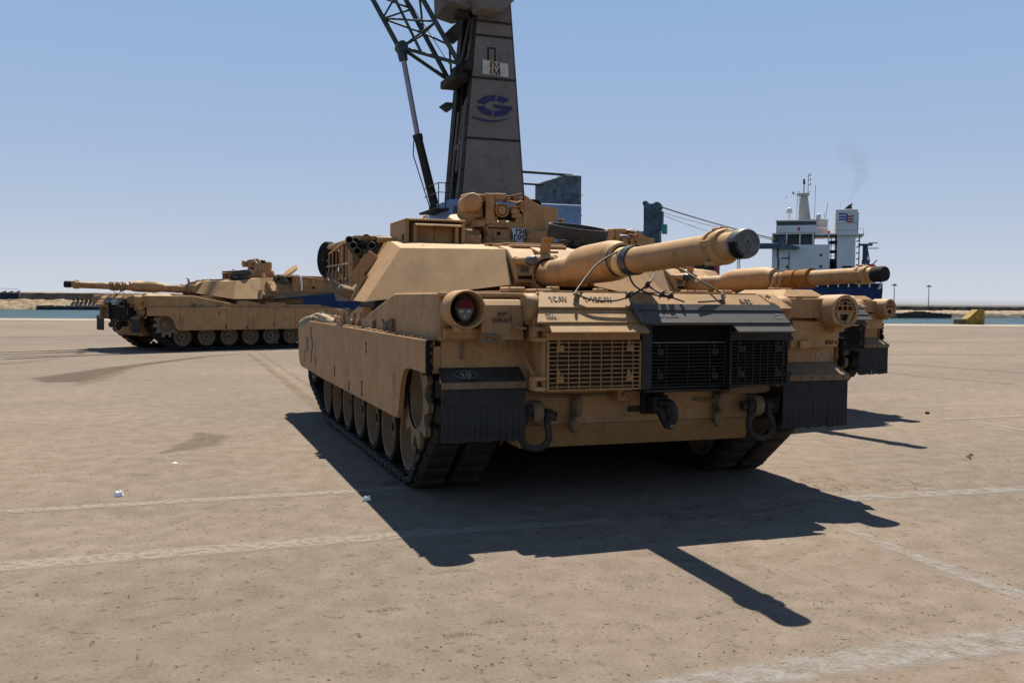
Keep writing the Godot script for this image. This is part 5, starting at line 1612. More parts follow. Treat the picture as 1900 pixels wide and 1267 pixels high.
# ---------------------------------------------------------------- ship
func ship():
	var t := thing("cargo_ship", "blue hulled cargo ship with white superstructure and striped funnel behind the tanks", "ship", Vector3(99.4, 0, -122.6), -0.64)
	var W: Material = M.ship_white
	var K: Material = M.ship_dark
	var b := MB.new()
	b.extr([Vector2(10.0, 4.3), Vector2(9.6, -2.6), Vector2(-106, -2.6), Vector2(-112, 4.8), Vector2(-92, 3.6), Vector2(-60, 2.8), Vector2(-30, 2.8), Vector2(-12, 4.2)], FZ, -15.0, 0.0, 0.3)
	P(t, "hull", b, M.ship_blue)
	b = MB.new()
	b.bx(-12, 10, 4.2, 5.0, -14, -1.0, 0.02)
	P(t, "deck", b, K)
	b = MB.new()
	for i in 14:
		b.bx(-12 + i * 1.65, -11.75 + i * 1.65, 4.3, 5.6, -0.25, -0.1, 0.0)
	b.bx(-12, 10.0, 5.5, 5.6, -0.24, -0.12, 0.0); b.bx(-12, 10.0, 4.95, 5.02, -0.24, -0.14, 0.0)
	P(t, "deck_rail", b, M.rail_white)
	b = MB.new()
	b.bx(-7.9, 1.55, 6.6, 11.15, -12, -1.5, 0.03)
	b.bx(-7.5, 9.0, 5.0, 6.6, -12, -2.5, 0.02)
	var su := P(t, "superstructure", b, W)
	b = MB.new()   # bridge level with its openings
	b.bx(-7.9, -0.9, 13.35, 13.6, -12, -1.45, 0.02)
	b.bx(-7.3, -0.7, 13.6, 14.85, -11, -1.3, 0.05)
	for x in [-7.85, -5.55, -3.35, -1.2, 1.3]:
		b.bx(x - 0.12, x + 0.12, 11.15, 13.4, -1.75, -1.5, 0.02)
	b.bx(-7.9, 1.55, 11.15, 11.55, -1.72, -1.52, 0.01)
	b.bx(-0.9, 2.6, 13.15, 13.45, -12, -1.5, 0.02)
	b.bx(-2.6, 1.2, 13.45, 16.1, -11, -4.0, 0.05)
	P(t, "bridge_deck", b, W)
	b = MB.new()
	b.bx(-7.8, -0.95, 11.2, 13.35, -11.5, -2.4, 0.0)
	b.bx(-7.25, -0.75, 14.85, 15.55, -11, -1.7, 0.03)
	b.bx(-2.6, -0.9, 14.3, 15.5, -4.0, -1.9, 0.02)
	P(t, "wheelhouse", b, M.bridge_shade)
	b = MB.new()
	b.bx(-7.4, -2.2, 15.55, 15.8, -11, -1.6, 0.02)
	P(t, "wheelhouse_roof", b, W)
	b = MB.new()
	b.bx(0.0, 0.0 + 0.01, 0, 0.01, 0, 0.01, 0.0)
	var win = c("shipwin", func():
		var q := MB.new()
		q.bx(-0.2, 0.2, -0.22, 0.22, -0.03, 0.04, 0.0)
		return q)
	for q in [[0.13, 9.75], [0.13, 7.85], [-5.35, 7.8], [0.62, 6.75], [-3.5, 6.75], [-5.6, 6.75]]:
		P(su, "window", win, M.ship_glass, Vector3(q[0], q[1], -1.48))
	for x in [-6.6, -5.9, -5.2, -4.5, -3.8, -3.1]:
		P(t, "bridge_window", win, M.ship_glass, Vector3(x, 15.2, -1.69))
	b = MB.new()
	b.tube(smooth([Vector3(-6.9, 11.2, -1.4), Vector3(-6.95, 9.8, -1.38), Vector3(-6.8, 8.6, -1.38), Vector3(-6.9, 7.0, -1.4)]), 0.12, 5)
	b.bx(-5.1, -5.0, 6.7, 10.2, -1.5, -1.4, 0.0)
	b.bx(-6.3, -5.0, 9.2, 9.35, -1.5, -1.3, 0.0)
	P(su, "drain_pipe", b, K)
	b = MB.new()
	b.box(Vector3(-3.55, 14.2, -1.27), Vector3(0.35, 0.6, 0.08), 0.02, Basis(Vector3(0, 0, 1), -0.3))
	b.bx(1.0, 1.6, 13.5, 13.9, -2.5, -2.2, 0.02)
	P(t, "life_ring_rack", b, M.ship_red)
	# open decks between house and funnel
	b = MB.new()
	for y in [6.7, 8.6, 10.4, 12.0]:
		b.bx(1.5, 3.0, y, y + 0.2, -9, -1.8, 0.0)
		b.bx(1.55, 2.9, y + 0.95, y + 1.02, -1.85, -1.78, 0.0)
	for x in [1.75, 2.4]:
		b.bx(x - 0.07, x + 0.07, 6.6, 13.2, -2.0, -1.85, 0.0)
	b.bx(1.75, 2.9, 7.2, 9.4, -9, -8.0, 0.0)
	P(t, "open_deck", b, K)
	# funnel
	b = MB.new()
	b.bx(2.7, 5.6, 6.6, 13.2, -9, -1.2, 0.05)
	b.bx(2.35, 5.85, 13.25, 17.4, -9, -1.0, 0.06)
	b.bx(2.6, 6.9, 13.0, 13.25, -9, -0.6, 0.02)
	var fu := P(t, "funnel", b, W)
	b = MB.new()
	b.extr([Vector2(3.6, 17.4), Vector2(5.0, 17.3), Vector2(5.1, 17.8), Vector2(4.95, 18.0), Vector2(5.15, 18.7), Vector2(4.5, 18.35), Vector2(4.0, 17.9)], FZ, -5, -3.6, 0.05)
	P(fu, "exhaust_cowl", b, K)
	b = MB.new()
	b.bx(5.86, 6.0, 13.4, 16.9, -6, -1.4, 0.02)
	P(fu, "side_louvre", b, K)
	b = MB.new()
	b.bx(3.6, 5.2, 7.3, 7.9, -1.22, -1.1, 0.0)
	P(fu, "vent_panel", b, K)
	b = MB.new()
	b.bx(2.34, 5.86, 15.0, 15.05, -1.02, -0.98, 0.0); b.bx(2.34, 5.86, 13.9, 13.94, -1.02, -0.98, 0.0)
	P(fu, "funnel_seam", b, M.ship_grey)
	var wave := func(x0: float, x1: float, y: float, ph: float):
		var o := []
		for i in 9:
			var u := i / 8.0
			o.append(Vector2(lerpf(x0, x1, u), y + 0.08 * sin(u * 3.0 + ph) + 0.13))
		for i in 9:
			var u := 1.0 - i / 8.0
			o.append(Vector2(lerpf(x0, x1, u), y + 0.08 * sin(u * 3.0 + ph) - 0.13))
		return o
	b = MB.new()
	for y in [16.55, 16.05, 15.6]:
		b.extr(wave.call(2.85, 4.15, y, 0.3), FZ, -0.99, -0.96)
	b.bx(4.0, 4.25, 15.5, 16.6, -0.99, -0.965, 0.0)
	P(fu, "blue_stripes", b, M.mark_blue)
	b = MB.new()
	for y in [16.25, 15.8, 15.37]:
		b.extr(wave.call(4.1, 5.2, y, 3.4), FZ, -0.99, -0.957)
	P(fu, "red_stripes", b, M.mark_red)
	b = MB.new()
	b.tube([Vector3(5.9, 13.25, -0.7), Vector3(5.9, 14.1, -0.7), Vector3(6.8, 14.1, -0.7), Vector3(6.8, 13.25, -0.7)], 0.05, 4)
	b.tube([Vector3(3.1, 17.4, -2), Vector3(3.1, 18.6, -2)], 0.04, 4)
	for x in [-0.8, 0.2, 1.2, 2.2]:
		b.tube([Vector3(x, 13.4, -1.6), Vector3(x, 14.3, -1.6)], 0.03, 4)
	b.tube([Vector3(-0.8, 14.3, -1.6), Vector3(2.3, 14.3, -1.6)], 0.03, 4)
	P(t, "bridge_rail", b, M.rail_white)
	# mast
	b = MB.new()
	b.hexa([Vector3(-3.7, 15.8, -6), Vector3(-1.6, 15.8, -6), Vector3(-1.6, 15.8, -4), Vector3(-3.7, 15.8, -4), Vector3(-3.4, 20.2, -5.4), Vector3(-2.2, 20.2, -5.4), Vector3(-2.2, 20.2, -4.4), Vector3(-3.4, 20.2, -4.4)])
	b.bx(-3.9, -1.9, 20.2, 20.6, -6, -3.8, 0.05)
	b.tube([Vector3(-4.6, 20.5, -4.5), Vector3(-3.0, 20.4, -4.5), Vector3(-1.8, 20.9, -4.5)], 0.09, 5)
	for x in [-3.9, -3.55]:
		b.tube([Vector3(x - 0.1, 16.0, -3.9), Vector3(x, 21.0, -3.9)], 0.04, 4)
	for i in 7:
		b.tube([Vector3(-3.98, 16.4 + i * 0.6, -3.9), Vector3(-3.5, 16.4 + i * 0.6, -3.9)], 0.03, 4)
	var ma := P(t, "signal_mast", b, M.ship_cream)
	b = MB.new()
	b.cyl(Vector3(-2.85, 20.6, -4.8), Vector3(-2.85, 22.6, -4.8), 0.10, 0.08, 6)
	b.cyl(Vector3(-2.85, 22.2, -4.8), Vector3(-2.85, 23.1, -4.8), 0.2, 0.14, 8)
	b.cyl(Vector3(-2.2, 20.6, -4.8), Vector3(-2.15, 24.0, -4.8), 0.05, -1, 5)
	for y in [22.0, 22.8, 23.6]:
		b.bx(-2.2, -1.75, y, y + 0.06, -4.9, -4.7, 0.0); b.bx(-1.85, -1.72, y, y + 0.4, -4.9, -4.7, 0.0)
	P(ma, "mast_head", b, K)
	b = MB.new()
	b.bx(-4.75, -4.5, 20.5, 20.9, -4.7, -4.4, 0.02)
	P(ma, "signal_lamp_housing", b, K)
	for q in [[-1.0, -0.95, 15.8, 22.0], [0.8, 1.15, 16.0, 18.9], [0.6, 0.6, 16.0, 17.2]]:
		b = MB.new()
		b.tube([Vector3(q[0], q[2], -5), Vector3(q[1], q[3], -5)], 0.035, 4)
		P(ma, "antenna", b, K)
	for q in [[-5.2, 17.0, 0.5, 15.8], [-0.35, 15.9, 0.42, 15.4]]:
		b = MB.new()
		b.lathe([Vector2(0.0, 0), Vector2(q[2] * 0.95, 0), Vector2(q[2], 0.25), Vector2(q[2] * 1.02, 0.55), Vector2(q[2] * 0.85, 0.9), Vector2(q[2] * 0.45, 1.08), Vector2(0, 1.12)], Transform3D(FY.basis, Vector3(q[0], q[1], -4)), 20)
		b.cyl(Vector3(q[0], q[3], -4), Vector3(q[0], q[1], -4), 0.10, -1, 6)
		if q[0] < -2:
			for x in [-0.4, 0.4]:
				b.tube([Vector3(q[0] + x * 1.6, q[3], -4), Vector3(q[0], q[1], -4)], 0.05, 4)
		P(t, "radome", b, M.rail_white)
	# stern deck gear
	b = MB.new()
	b.bx(6.8, 8.0, 5.0, 9.0, -4, -2.8, 0.05)
	b.bx(6.9, 7.7, 9.0, 11.6, -4, -3, 0.05)
	b.bx(6.2, 8.4, 11.4, 11.7, -4.4, -2.6, 0.0); b.bx(7.8, 9.4, 10.9, 11.0, -4, -3, 0.0); b.bx(7.8, 9.2, 11.8, 11.9, -4, -3, 0.0)
	b.tube([Vector3(8.0, 8.6, -2.8), Vector3(7.5, 11.4, -2.8)], 0.1, 5)
	for y in [7.0, 8.0, 9.0, 10.0, 11.0, 12.0]:
		b.tube([Vector3(5.7, y, -1.4), Vector3(6.3, y + 0.2, -1.4)], 0.09, 4)
	b.tube([Vector3(6.2, 6.6, -1.4), Vector3(6.2, 13.0, -1.4)], 0.09, 4)
	P(t, "stern_crane_post", b, M.ship_grey)
	b = MB.new()
	b.tube([Vector3(7.4, 7.0, -2), Vector3(9.1, 8.9, -2)], 0.14, 6)
	b.cyl(Vector3(6.9, 7.0, -2.6), Vector3(8.2, 7.0, -2.6), 0.75, -1, 12)
	P(t, "stern_davit", b, M.rail_white)
	b = MB.new()
	b.lathe([Vector2(0, 0), Vector2(0.45, 0.3), Vector2(0.55, 1.0), Vector2(0.5, 2.0), Vector2(0, 2.5)], Transform3D(Basis(Vector3(0, 0, 1), 0.2) * FX.basis, Vector3(6.6, 7.4, -1.9)), 12)
	b.bx(5.9, 6.4, 7.2, 8.2, -1.6, -1.2, 0.05)
	P(t, "lifeboat", b, M.ship_red)
	# deck crane amidships with its jib laid on the house
	b = MB.new()
	b.hexa([Vector3(-30.6, 4, -7.5), Vector3(-27.4, 4, -7.5), Vector3(-27.4, 4, -4.5), Vector3(-30.6, 4, -4.5), Vector3(-30.7, 19.4, -7.3), Vector3(-28.0, 19.4, -7.3), Vector3(-28.0, 19.4, -4.7), Vector3(-30.7, 19.4, -4.7)])
	b.cyl(Vector3(-30.5, 19.5, -6.8), Vector3(-30.5, 19.5, -5.2), 0.5, -1, 14)
	b.cyl(Vector3(-28.3, 18.9, -7.0), Vector3(-28.3, 18.9, -4.6), 0.8, -1, 14)
	b.bx(-30.3, -28.5, 18.6, 19.3, -7.0, -5.0, 0.1)
	b.bx(-27.7, -27.2, 14.5, 18.0, -6.0, -4.4, 0.05)
	var dc := P(t, "deck_crane", b, M.ship_grey)
	b = MB.new()
	b.extr([Vector2(-36.5, 12.3), Vector2(-27, 12.0), Vector2(-6.2, 11.75), Vector2(-3.4, 11.1), Vector2(-3.5, 10.8), Vector2(-6.4, 10.85), Vector2(-27, 10.9), Vector2(-36.5, 11.3)], FZ, -1.4, 0.0, 0.03)
	b.bx(-6.9, -5.8, 11.6, 12.9, -1.3, -0.1, 0.05)
	P(dc, "jib", b, M.ship_grey)
	for q in [[18.9, -7.6, 12.6, 0.07], [18.75, -7.4, 12.4, 0.05], [17.9, -6.8, 12.1, 0.05], [17.5, -16.0, 13.2, 0.045]]:
		b = MB.new()
		var pts := []
		for i in 11:
			var u := i / 10.0
			pts.append(Vector3(lerpf(-27.6, q[1], u), lerpf(q[0], q[2], u) - 0.9 * u * (1.0 - u), lerpf(-5.5, -0.7, u)))
		b.tube(pts, q[3], 4)
		P(dc, "hoist_cable", b, M.cable_black)
	b = MB.new()
	b.bx(-27.3, -26.4, 13.9, 15.6, -5.4, -4.0, 0.1)
	P(dc, "operator_cab", b, M.green_lamp)
	b = MB.new()
	b.bx(-33.8, -30.75, 5, 14.5, -9, -5, 0.05)
	P(dc, "winch_house", b, M.ship_cream)
	b = MB.new()
	for q in [[-13.9, 0.0], [-13.2, 0.0], [-13.5, -0.6]]:
		b.tube([Vector3(q[0], 3, -3 + q[1]), Vector3(q[0] + (-13.6 - q[0]) * 0.5, 9.6, -3 + q[1] * 0.5)], 0.05, 4)
	for i in 12:
		b.tube([Vector3(-13.85, 3.5 + i * 0.5, -3), Vector3(-13.25, 3.7 + i * 0.5, -3)], 0.04, 4)
	for y in [6.2, 7.4]:
		b.bx(-13.4, -11.9, y, y + 0.1, -3.1, -2.9, 0.0); b.bx(-12.6, -12.2, y - 0.3, y, -3.2, -2.8, 0.02)
	P(t, "floodlight_mast", b, M.ship_grey)
	# the fore crane seen past the left tank
	b = MB.new()
	b.extr([Vector2(-87.5, 9.6), Vector2(-86, 10.1), Vector2(-60, 9.9), Vector2(-60, 9.0), Vector2(-85, 9.2), Vector2(-87.5, 9.1)], FZ, -5, -4, 0.05)
	b.tube([Vector3(-86.6, 9.2, -4.5), Vector3(-86.6, 8.3, -4.5)], 0.10, 5)
	b.bx(-87.1, -86.1, 7.2, 8.3, -4.9, -4.1, 0.1)
	b.tube([Vector3(-86.5, 10.1, -4.5), Vector3(-62, 14.0, -4.5)], 0.06, 4)
	for x in [-85.2, -83.4]:
		b.tube([Vector3(x, 3, -5), Vector3(x, 9.0, -5)], 0.10, 4)
	for i in 6:
		b.tube([Vector3(-85.2, 3.2 + i, -5), Vector3(-83.4, 4.2 + i, -5)], 0.07, 4); b.tube([Vector3(-83.4, 3.2 + i, -5), Vector3(-85.2, 4.2 + i, -5)], 0.07, 4)
	b.bx(-62, -58, 3, 13, -8, -4, 0.1)
	var fc := P(t, "fore_crane", b, M.ship_grey)
	fc.position = Vector3(-8.3, -0.2, 0)
	fc.scale = Vector3(1.0, 1.12, 1.0)
	# cargo box on deck, with a red end
	var cb := MB.new()
	cb.bx(-26.0, -17.8, 4.5, 8.3, -8, -3, 0.05)
	var cg := P(self, "cargo_container", cb, K)
	cg.transform = t.transform
	tag(cg, "dark cargo box with a red end on the ship's deck behind the gun barrel", "container")
	cb = MB.new()
	cb.bx(-17.8, -17.2, 4.5, 8.4, -8.1, -2.9, 0.03)
	P(cg, "red_end", cb, M.dark_red)
	# smoke from the funnel
	for q in [[4.9, 19.6, 1.0, 1.8, 0.06], [5.6, 21.2, 1.6, 2.6, 0.05], [6.4, 23.2, 2.6, 3.4, 0.035], [6.2, 25.4, 3.8, 4.0, 0.022], [4.6, 27.2, 5.5, 4.0, 0.012]]:
		var fv := FogVolume.new()
		fv.name = "smoke"
		fv.shape = RenderingServer.FOG_VOLUME_SHAPE_ELLIPSOID
		fv.size = Vector3(q[2], q[3], q[2])
		var fm := FogMaterial.new()
		fm.albedo = lin(0.12, 0.12, 0.13)
		fm.density = q[4]
		fv.material = fm
		add_child(fv, true)
		fv.transform = t.transform * Transform3D(Basis(Vector3(0, 0, 1), -0.35), Vector3(q[0], q[1], -4.3))
		fv.set_meta("kind", "stuff")
		fv.set_meta("label", "thin grey smoke drifting up from the ship's funnel")
		fv.set_meta("group", "smoke over the funnel")


# ---------------------------------------------------------------- setting
func sheet(called: String, pts: Array, widths, m: Material, y := 0.004, soft := 2.2) -> MeshInstance3D:
	var b := MB.new()
	for i in pts.size() - 1:
		var d: Vector2 = ((pts[i + 1] as Vector2) - pts[i]).normalized()
		var d0: Vector2 = d if i == 0 else (d + ((pts[i] as Vector2) - pts[i - 1]).normalized()).normalized()
		var d1: Vector2 = d if i == pts.size() - 2 else (d + ((pts[i + 2] as Vector2) - pts[i + 1]).normalized()).normalized()
		var w0: float = widths[i] if widths is Array else widths
		var w1: float = widths[i + 1] if widths is Array else widths
		var q := func(p: Vector2, dd: Vector2, w: float): return Vector3(p.x - dd.y * w / 2, y, p.y + dd.x * w / 2)
		var f := [-1.0, -0.55, 0.55, 1.0]
		for j in 3:
			b.face([q.call(pts[i], d0, w0 * f[j]), q.call(pts[i + 1], d1, w1 * f[j]), q.call(pts[i + 1], d1, w1 * f[j + 1]), q.call(pts[i], d0, w0 * f[j + 1])], Vector3.UP)
	if m.transparency == BaseMaterial3D.TRANSPARENCY_ALPHA:   # the mark thins out towards its edges and ends
		for p in b.v:
			var near := 1e9
			var hw := 0.1
			for i in pts.size() - 1:
				var cp := Geometry2D.get_closest_point_to_segment(Vector2(p.x, p.z), pts[i], pts[i + 1])
				if cp.distance_to(Vector2(p.x, p.z)) < near:
					near = cp.distance_to(Vector2(p.x, p.z))
					var u := (cp - (pts[i] as Vector2)).length() / (pts[i] as Vector2).distance_to(pts[i + 1])
					hw = (lerpf(widths[i], widths[i + 1], u) if widths is Array else widths) / 2.0
			b.col.append(Color(1, 1, 1, clampf((1.0 - near / maxf(hw, 0.001)) * soft, 0.0, 1.0)))
	var o := P(self, called, b, m)
	structure(o)
	return o


# an earth or rock bank: a profile of (distance back, height) swept along a line, roughened by noise
func bank(called: String, a: Vector2, z: Vector2, prof: Array, m: Material, rough: float, step: float, sd: int) -> MeshInstance3D:
	var f := FastNoiseLite.new()
	f.seed = sd
	f.frequency = 0.35
	f.fractal_octaves = 3
	var n := int(a.distance_to(z) / step)
	var d := (z - a).normalized()
	var back := Vector2(d.y, -d.x)
	var rows := []
	for j in prof.size() - 1:
		var k := maxi(1, int((prof[j + 1] as Vector2).distance_to(prof[j]) / step))
		for i in k:
			rows.append((prof[j] as Vector2).lerp(prof[j + 1], float(i) / k))
	rows.append(prof[-1])
	var g := func(i: int, r: int):
		var p: Vector2 = a + d * (a.distance_to(z) * i / n) + back * (rows[r] as Vector2).x
		var e: float = f.get_noise_3d(p.x, rows[r].y * 2.0, p.y)
		var e2: float = f.get_noise_3d(p.x + 300, rows[r].y * 2.0, p.y)
		return Vector3(p.x + back.x * e2 * rough, rows[r].y + e * rough, p.y + back.y * e2 * rough)
	var b := MB.new()
	var hint := Vector3(-back.x, 1.0, -back.y)
	for i in n:
		for r in rows.size() - 1:
			var p0 = g.call(i, r)
			var p1 = g.call(i + 1, r)
			var p2 = g.call(i + 1, r + 1)
			var p3 = g.call(i, r + 1)
			b.face([p0, p1, p2], hint)
			b.face([p0, p2, p3], hint)
	return structure(P(self, called, b, m)) as MeshInstance3D


func setting():
	var b := MB.new()
	var edge := func(x: float): return -67.5 + (x + 15.0) * 0.25
	var e0 := Vector3(-300, 0, edge.call(-300))
	var e1 := Vector3(400, 0, edge.call(400))
	b.face([e0, e1, Vector3(400, 0, 140), Vector3(-300, 0, 140)], Vector3.UP)
	b.face([e0, e1, e1 + Vector3(0, -4, 0), e0 + Vector3(0, -4, 0)], Vector3(0, 0, -1))
	structure(P(self, "quay_ground", b, M.concrete_ground))
	sheet("quay_edge_strip", [Vector2(-299, edge.call(-299) + 3.4), Vector2(399, edge.call(399) + 3.4)], 6.0, M.coping)
	sheet("quay_seam", [Vector2(-299, edge.call(-299) + 6.9), Vector2(20, edge.call(20) + 6.9)], 0.8, M.seam_dark)
	b = MB.new()
	b.face([Vector3(-2500, -2, -3000), Vector3(2500, -2, -3000), Vector3(2500, -2, 200), Vector3(-2500, -2, 200)], Vector3.UP)
	structure(P(self, "sea_water", b, M.sea_water))
	# faded paint
	sheet("painted_line", [Vector2(-8.0, 2.42), Vector2(-3.56, 2.45), Vector2(-2.0, 2.47), Vector2(-1.0, 2.48)], 0.17, M.worn_white)
	sheet("painted_line", [Vector2(-8.0, 4.06), Vector2(-3.44, 4.03), Vector2(-2.15, 4.02), Vector2(-0.6, 4.08)], [0.30, 0.28, 0.24, 0.12], M.worn_white)
	sheet("painted_line", [Vector2(-3.5, -0.26), Vector2(-1.4, -0.17)], 0.14, M.worn_faint)
	sheet("painted_line", [Vector2(-2.2, 6.84), Vector2(-1.20, 6.86), Vector2(-0.53, 6.86), Vector2(2.0, 6.95)], [0.16, 0.28, 0.36, 0.36], M.worn_bluish)
	sheet("painted_line", [Vector2(0.90, 4.86), Vector2(0.83, 5.51), Vector2(0.79, 6.39), Vector2(0.77, 6.72)], [0.10, 0.18, 0.2, 0.2], M.worn_bluish)
	sheet("painted_line", [Vector2(1.95, 2.53), Vector2(9.0, 2.72)], 0.2, M.worn_faint)
	sheet("painted_line", [Vector2(1.5, 3.96), Vector2(6.5, 4.3)], 0.24, M.worn_bluish)
	sheet("painted_line", [Vector2(6.74, 0.22), Vector2(6.50, 2.2)], 0.10, M.worn_white)
	sheet("painted_line", [Vector2(6.4, 0.02), Vector2(12.0, -0.06)], 0.11, M.worn_white, 0.008)
	sheet("painted_line", [Vector2(7.0, -1.48), Vector2(14.0, -1.40)], 0.12, M.worn_white)
	sheet("painted_line", [Vector2(9.0, -3.96), Vector2(18.0, -3.85)], 0.12, M.worn_faint)
	sheet("painted_line", [Vector2(-1.48, -18.5), Vector2(-1.51, -9.06), Vector2(-1.57, -3.5)], 0.22, M.worn_yellow)
	sheet("painted_line", [Vector2(-1.16, -18.5), Vector2(-1.20, -10.02), Vector2(-1.24, -5.5)], 0.12, M.worn_yellow)
	# tracks and scuffs
	sheet("tyre_mark", [Vector2(-1.6, -18.2), Vector2(-2.73, -16.74), Vector2(-3.87, -14.64), Vector2(-4.71, -12.9), Vector2(-5.2, -11.4), Vector2(-5.55, -10.2), Vector2(-5.5, -9.2)], [0.12, 0.35, 0.5, 0.75, 1.1, 1.5, 0.9], M.tyre_dirt)
	sheet("tyre_mark", [Vector2(-4.54, -13.0), Vector2(-4.72, -11.43), Vector2(-5.0, -9.47), Vector2(-5.3, -8.2)], [0.3, 0.5, 0.5, 0.2], M.worn_yellow, 0.008)
	sheet("tyre_mark", [Vector2(-24, -29.5), Vector2(-10.51, -31.15), Vector2(-7.77, -31.60), Vector2(-5.0, -32.2)], 0.5, M.tyre_dirt)
	sheet("tyre_mark", [Vector2(-12.0, -11.5), Vector2(-7.74, -14.48), Vector2(-7.06, -15.18), Vector2(-6.3, -16.6)], [0.3, 0.5, 0.55, 0.2], M.tyre_faint)
	sheet("tyre_mark", [Vector2(-7.6, -17.9), Vector2(-5.44, -18.04)], 0.25, M.tyre_dirt)
	sheet("tyre_mark", [Vector2(14, -14.2), Vector2(17.77, -13.64), Vector2(19.64, -13.46), Vector2(30, -10.5)], 0.6, M.tyre_faint)
	sheet("tyre_mark", [Vector2(13.6, -11.5), Vector2(14.65, -9.40), Vector2(15.11, -7.74), Vector2(15.4, -5.0)], 0.35, M.tyre_faint)
	sheet("tyre_mark", [Vector2(11.9, -8.4), Vector2(12.14, -7.33), Vector2(11.99, -6.12), Vector2(12.4, -4.2)], 0.3, M.tyre_faint)
	sheet("tyre_mark", [Vector2(-30, -45), Vector2(-14, -43), Vector2(-2, -46)], 0.7, M.tyre_faint)
	sheet("tyre_mark", [Vector2(20, -22), Vector2(32, -20), Vector2(50, -24)], 0.8, M.tyre_faint)
	sheet("scrape_mark", [Vector2(-3.7, -0.05), Vector2(-3.35, -0.5), Vector2(-3.15, -1.1), Vector2(-3.3, -1.5)], [0.1, 0.55, 0.5, 0.1], M.scuff, 0.008)
	for q in [[-2.05, 4.97, 0.30, 0.05], [-2.56, 4.44, 0.12, 0.07], [-2.54, 5.53, 0.16, 0.09], [-2.31, 6.0, 0.18, 0.07], [-2.11, 5.88, 0.14, 0.06], [-0.62, 5.2, 0.2, 0.05], [-3.0, 2.3, 0.25, 0.04], [-3.6, 5.0, 0.2, 0.05], [2.9, 5.2, 0.3, 0.08], [3.4, 3.3, 0.22, 0.05], [-3.9, 1.2, 0.4, 0.07]]:
		sheet("scrape_mark", [Vector2(q[0] - q[2] / 2, q[1]), Vector2(q[0], q[1] - 0.02), Vector2(q[0] + q[2] / 2, q[1] + 0.01)], [q[3] * 0.3, q[3], q[3] * 0.3], M.scuff, 0.008)
	# square prints left by track pads
	b = MB.new()
	rng.seed = 77
	for q in [[1.69, 3.59], [1.80, 3.50], [1.96, 3.58], [2.55, 3.45], [2.36, 3.72], [2.71, 3.66], [2.48, 2.51], [1.03, 3.98], [0.81, 4.18], [0.66, 4.10], [0.47, 4.36], [0.38, 4.06], [0.04, 4.14], [0.62, 3.79], [0.30, 3.95], [1.9, 3.2]]:
		var cc := Vector3(q[0], 0.009, q[1])
		var w := rng.randf_range(0.10, 0.15)
		var h := rng.randf_range(0.05, 0.08)
		var r := rng.randf_range(-0.2, 0.2)
		for i in 4:
			if rng.randf() < 0.25:
				continue
			var a := [Vector2(-w, -h), Vector2(w, -h), Vector2(w, h), Vector2(-w, h)]
			var p0: Vector2 = (a[i] as Vector2).rotated(r)
			var p1: Vector2 = (a[(i + 1) % 4] as Vector2).rotated(r)
			var nn := (p1 - p0).orthogonal().normalized() * 0.009
			b.face([cc + Vector3(p0.x - nn.x, 0, p0.y - nn.y), cc + Vector3(p1.x - nn.x, 0, p1.y - nn.y), cc + Vector3(p1.x + nn.x, 0, p1.y + nn.y), cc + Vector3(p0.x + nn.x, 0, p0.y + nn.y)], Vector3.UP)
	var tp := P(self, "track_pad_print", b, M.tyre_dirt)
	structure(tp)
	# grit and crumbs lying about
	b = MB.new()
	for i in 520:
		var p := Vector3(rng.randf_range(-5.5, 4.5), 0, rng.randf_range(-2, 8.0))
		if i < 180:
			p = Vector3(rng.randf_range(-2.6, 1.0), 0, rng.randf_range(6.1, 6.9))
		var r := rng.randf_range(0.0012, 0.0036)
		b.box(p + Vector3(0, r * 0.6, 0), Vector3(r * 2, r * 1.3, r * 1.6), 0.0, Basis(Vector3.UP, rng.randf() * 6.0))
	var gr := P(self, "grit", b, M.old_concrete)
	gr.set_meta("kind", "stuff")
	gr.set_meta("label", "small dark grit scattered over the concrete")
	# far shores
	bank("rock_bank", Vector2(-170, -286), Vector2(60, -282), [Vector2(0, -2.4), Vector2(2.5, -1.0), Vector2(6, 0.7), Vector2(8, 0.9)], M.pale_rock, 0.5, 0.9, 3)
	bank("earth_bank", Vector2(-170, -293.5), Vector2(60, -289.5), [Vector2(0, 0.3), Vector2(0.6, 2.6), Vector2(14, 2.9)], M.sand_wall, 0.14, 1.2, 4)
	bank("rock_bank", Vector2(120, -181), Vector2(420, -193), [Vector2(0, -2.5), Vector2(2.0, -1.5), Vector2(3.5, -0.95)], M.dark_rock, 0.45, 0.9, 5)
	bank("rock_bank", Vector2(120, -185), Vector2(420, -197), [Vector2(0, -1.2), Vector2(2.5, -0.3), Vector2(6, -0.1)], M.pale_rock, 0.22, 1.0, 6)
	bank("scrub_bank", Vector2(120, -191), Vector2(420, -203), [Vector2(0, -0.4), Vector2(0.8, 0.9), Vector2(3, 1.25), Vector2(30, 1.2)], M.far_scrub, 0.16, 1.0, 7)
	var pier := thing("concrete_pier", "dark blue grey concrete pier head at far left beyond the water", "pier")
	for q in [[-100, -49.3, 2.7], [-48.9, -44.2, 2.6]]:
		b = MB.new()
		b.bx(q[0], q[1], -3, q[2], -300, -291, 0.1)
		for i in 8:
			b.bx(lerpf(q[0], q[1], (i + 0.2) / 8.0), lerpf(q[0], q[1], (i + 0.6) / 8.0), q[2], q[2] + 0.35 + 0.25 * sin(i * 2.1), -296, -293, 0.05)
		P(pier, "pier_block", b, M.dark_concrete)
	b = MB.new()
	b.bx(-49.29, -48.91, -3, 2.5, -299, -291.2, 0.0); b.bx(-44.2, -43.8, -3, 2.6, -299, -291.1, 0.0)
	P(pier, "pier_joint", b, M.joint_pale)
	b = MB.new()
	b.tube([Vector3(-44, 3.0, -294), Vector3(-45, 3.7, -294), Vector3(-47, 3.8, -294), Vector3(-52, 3.75, -294)], 0.06, 4)
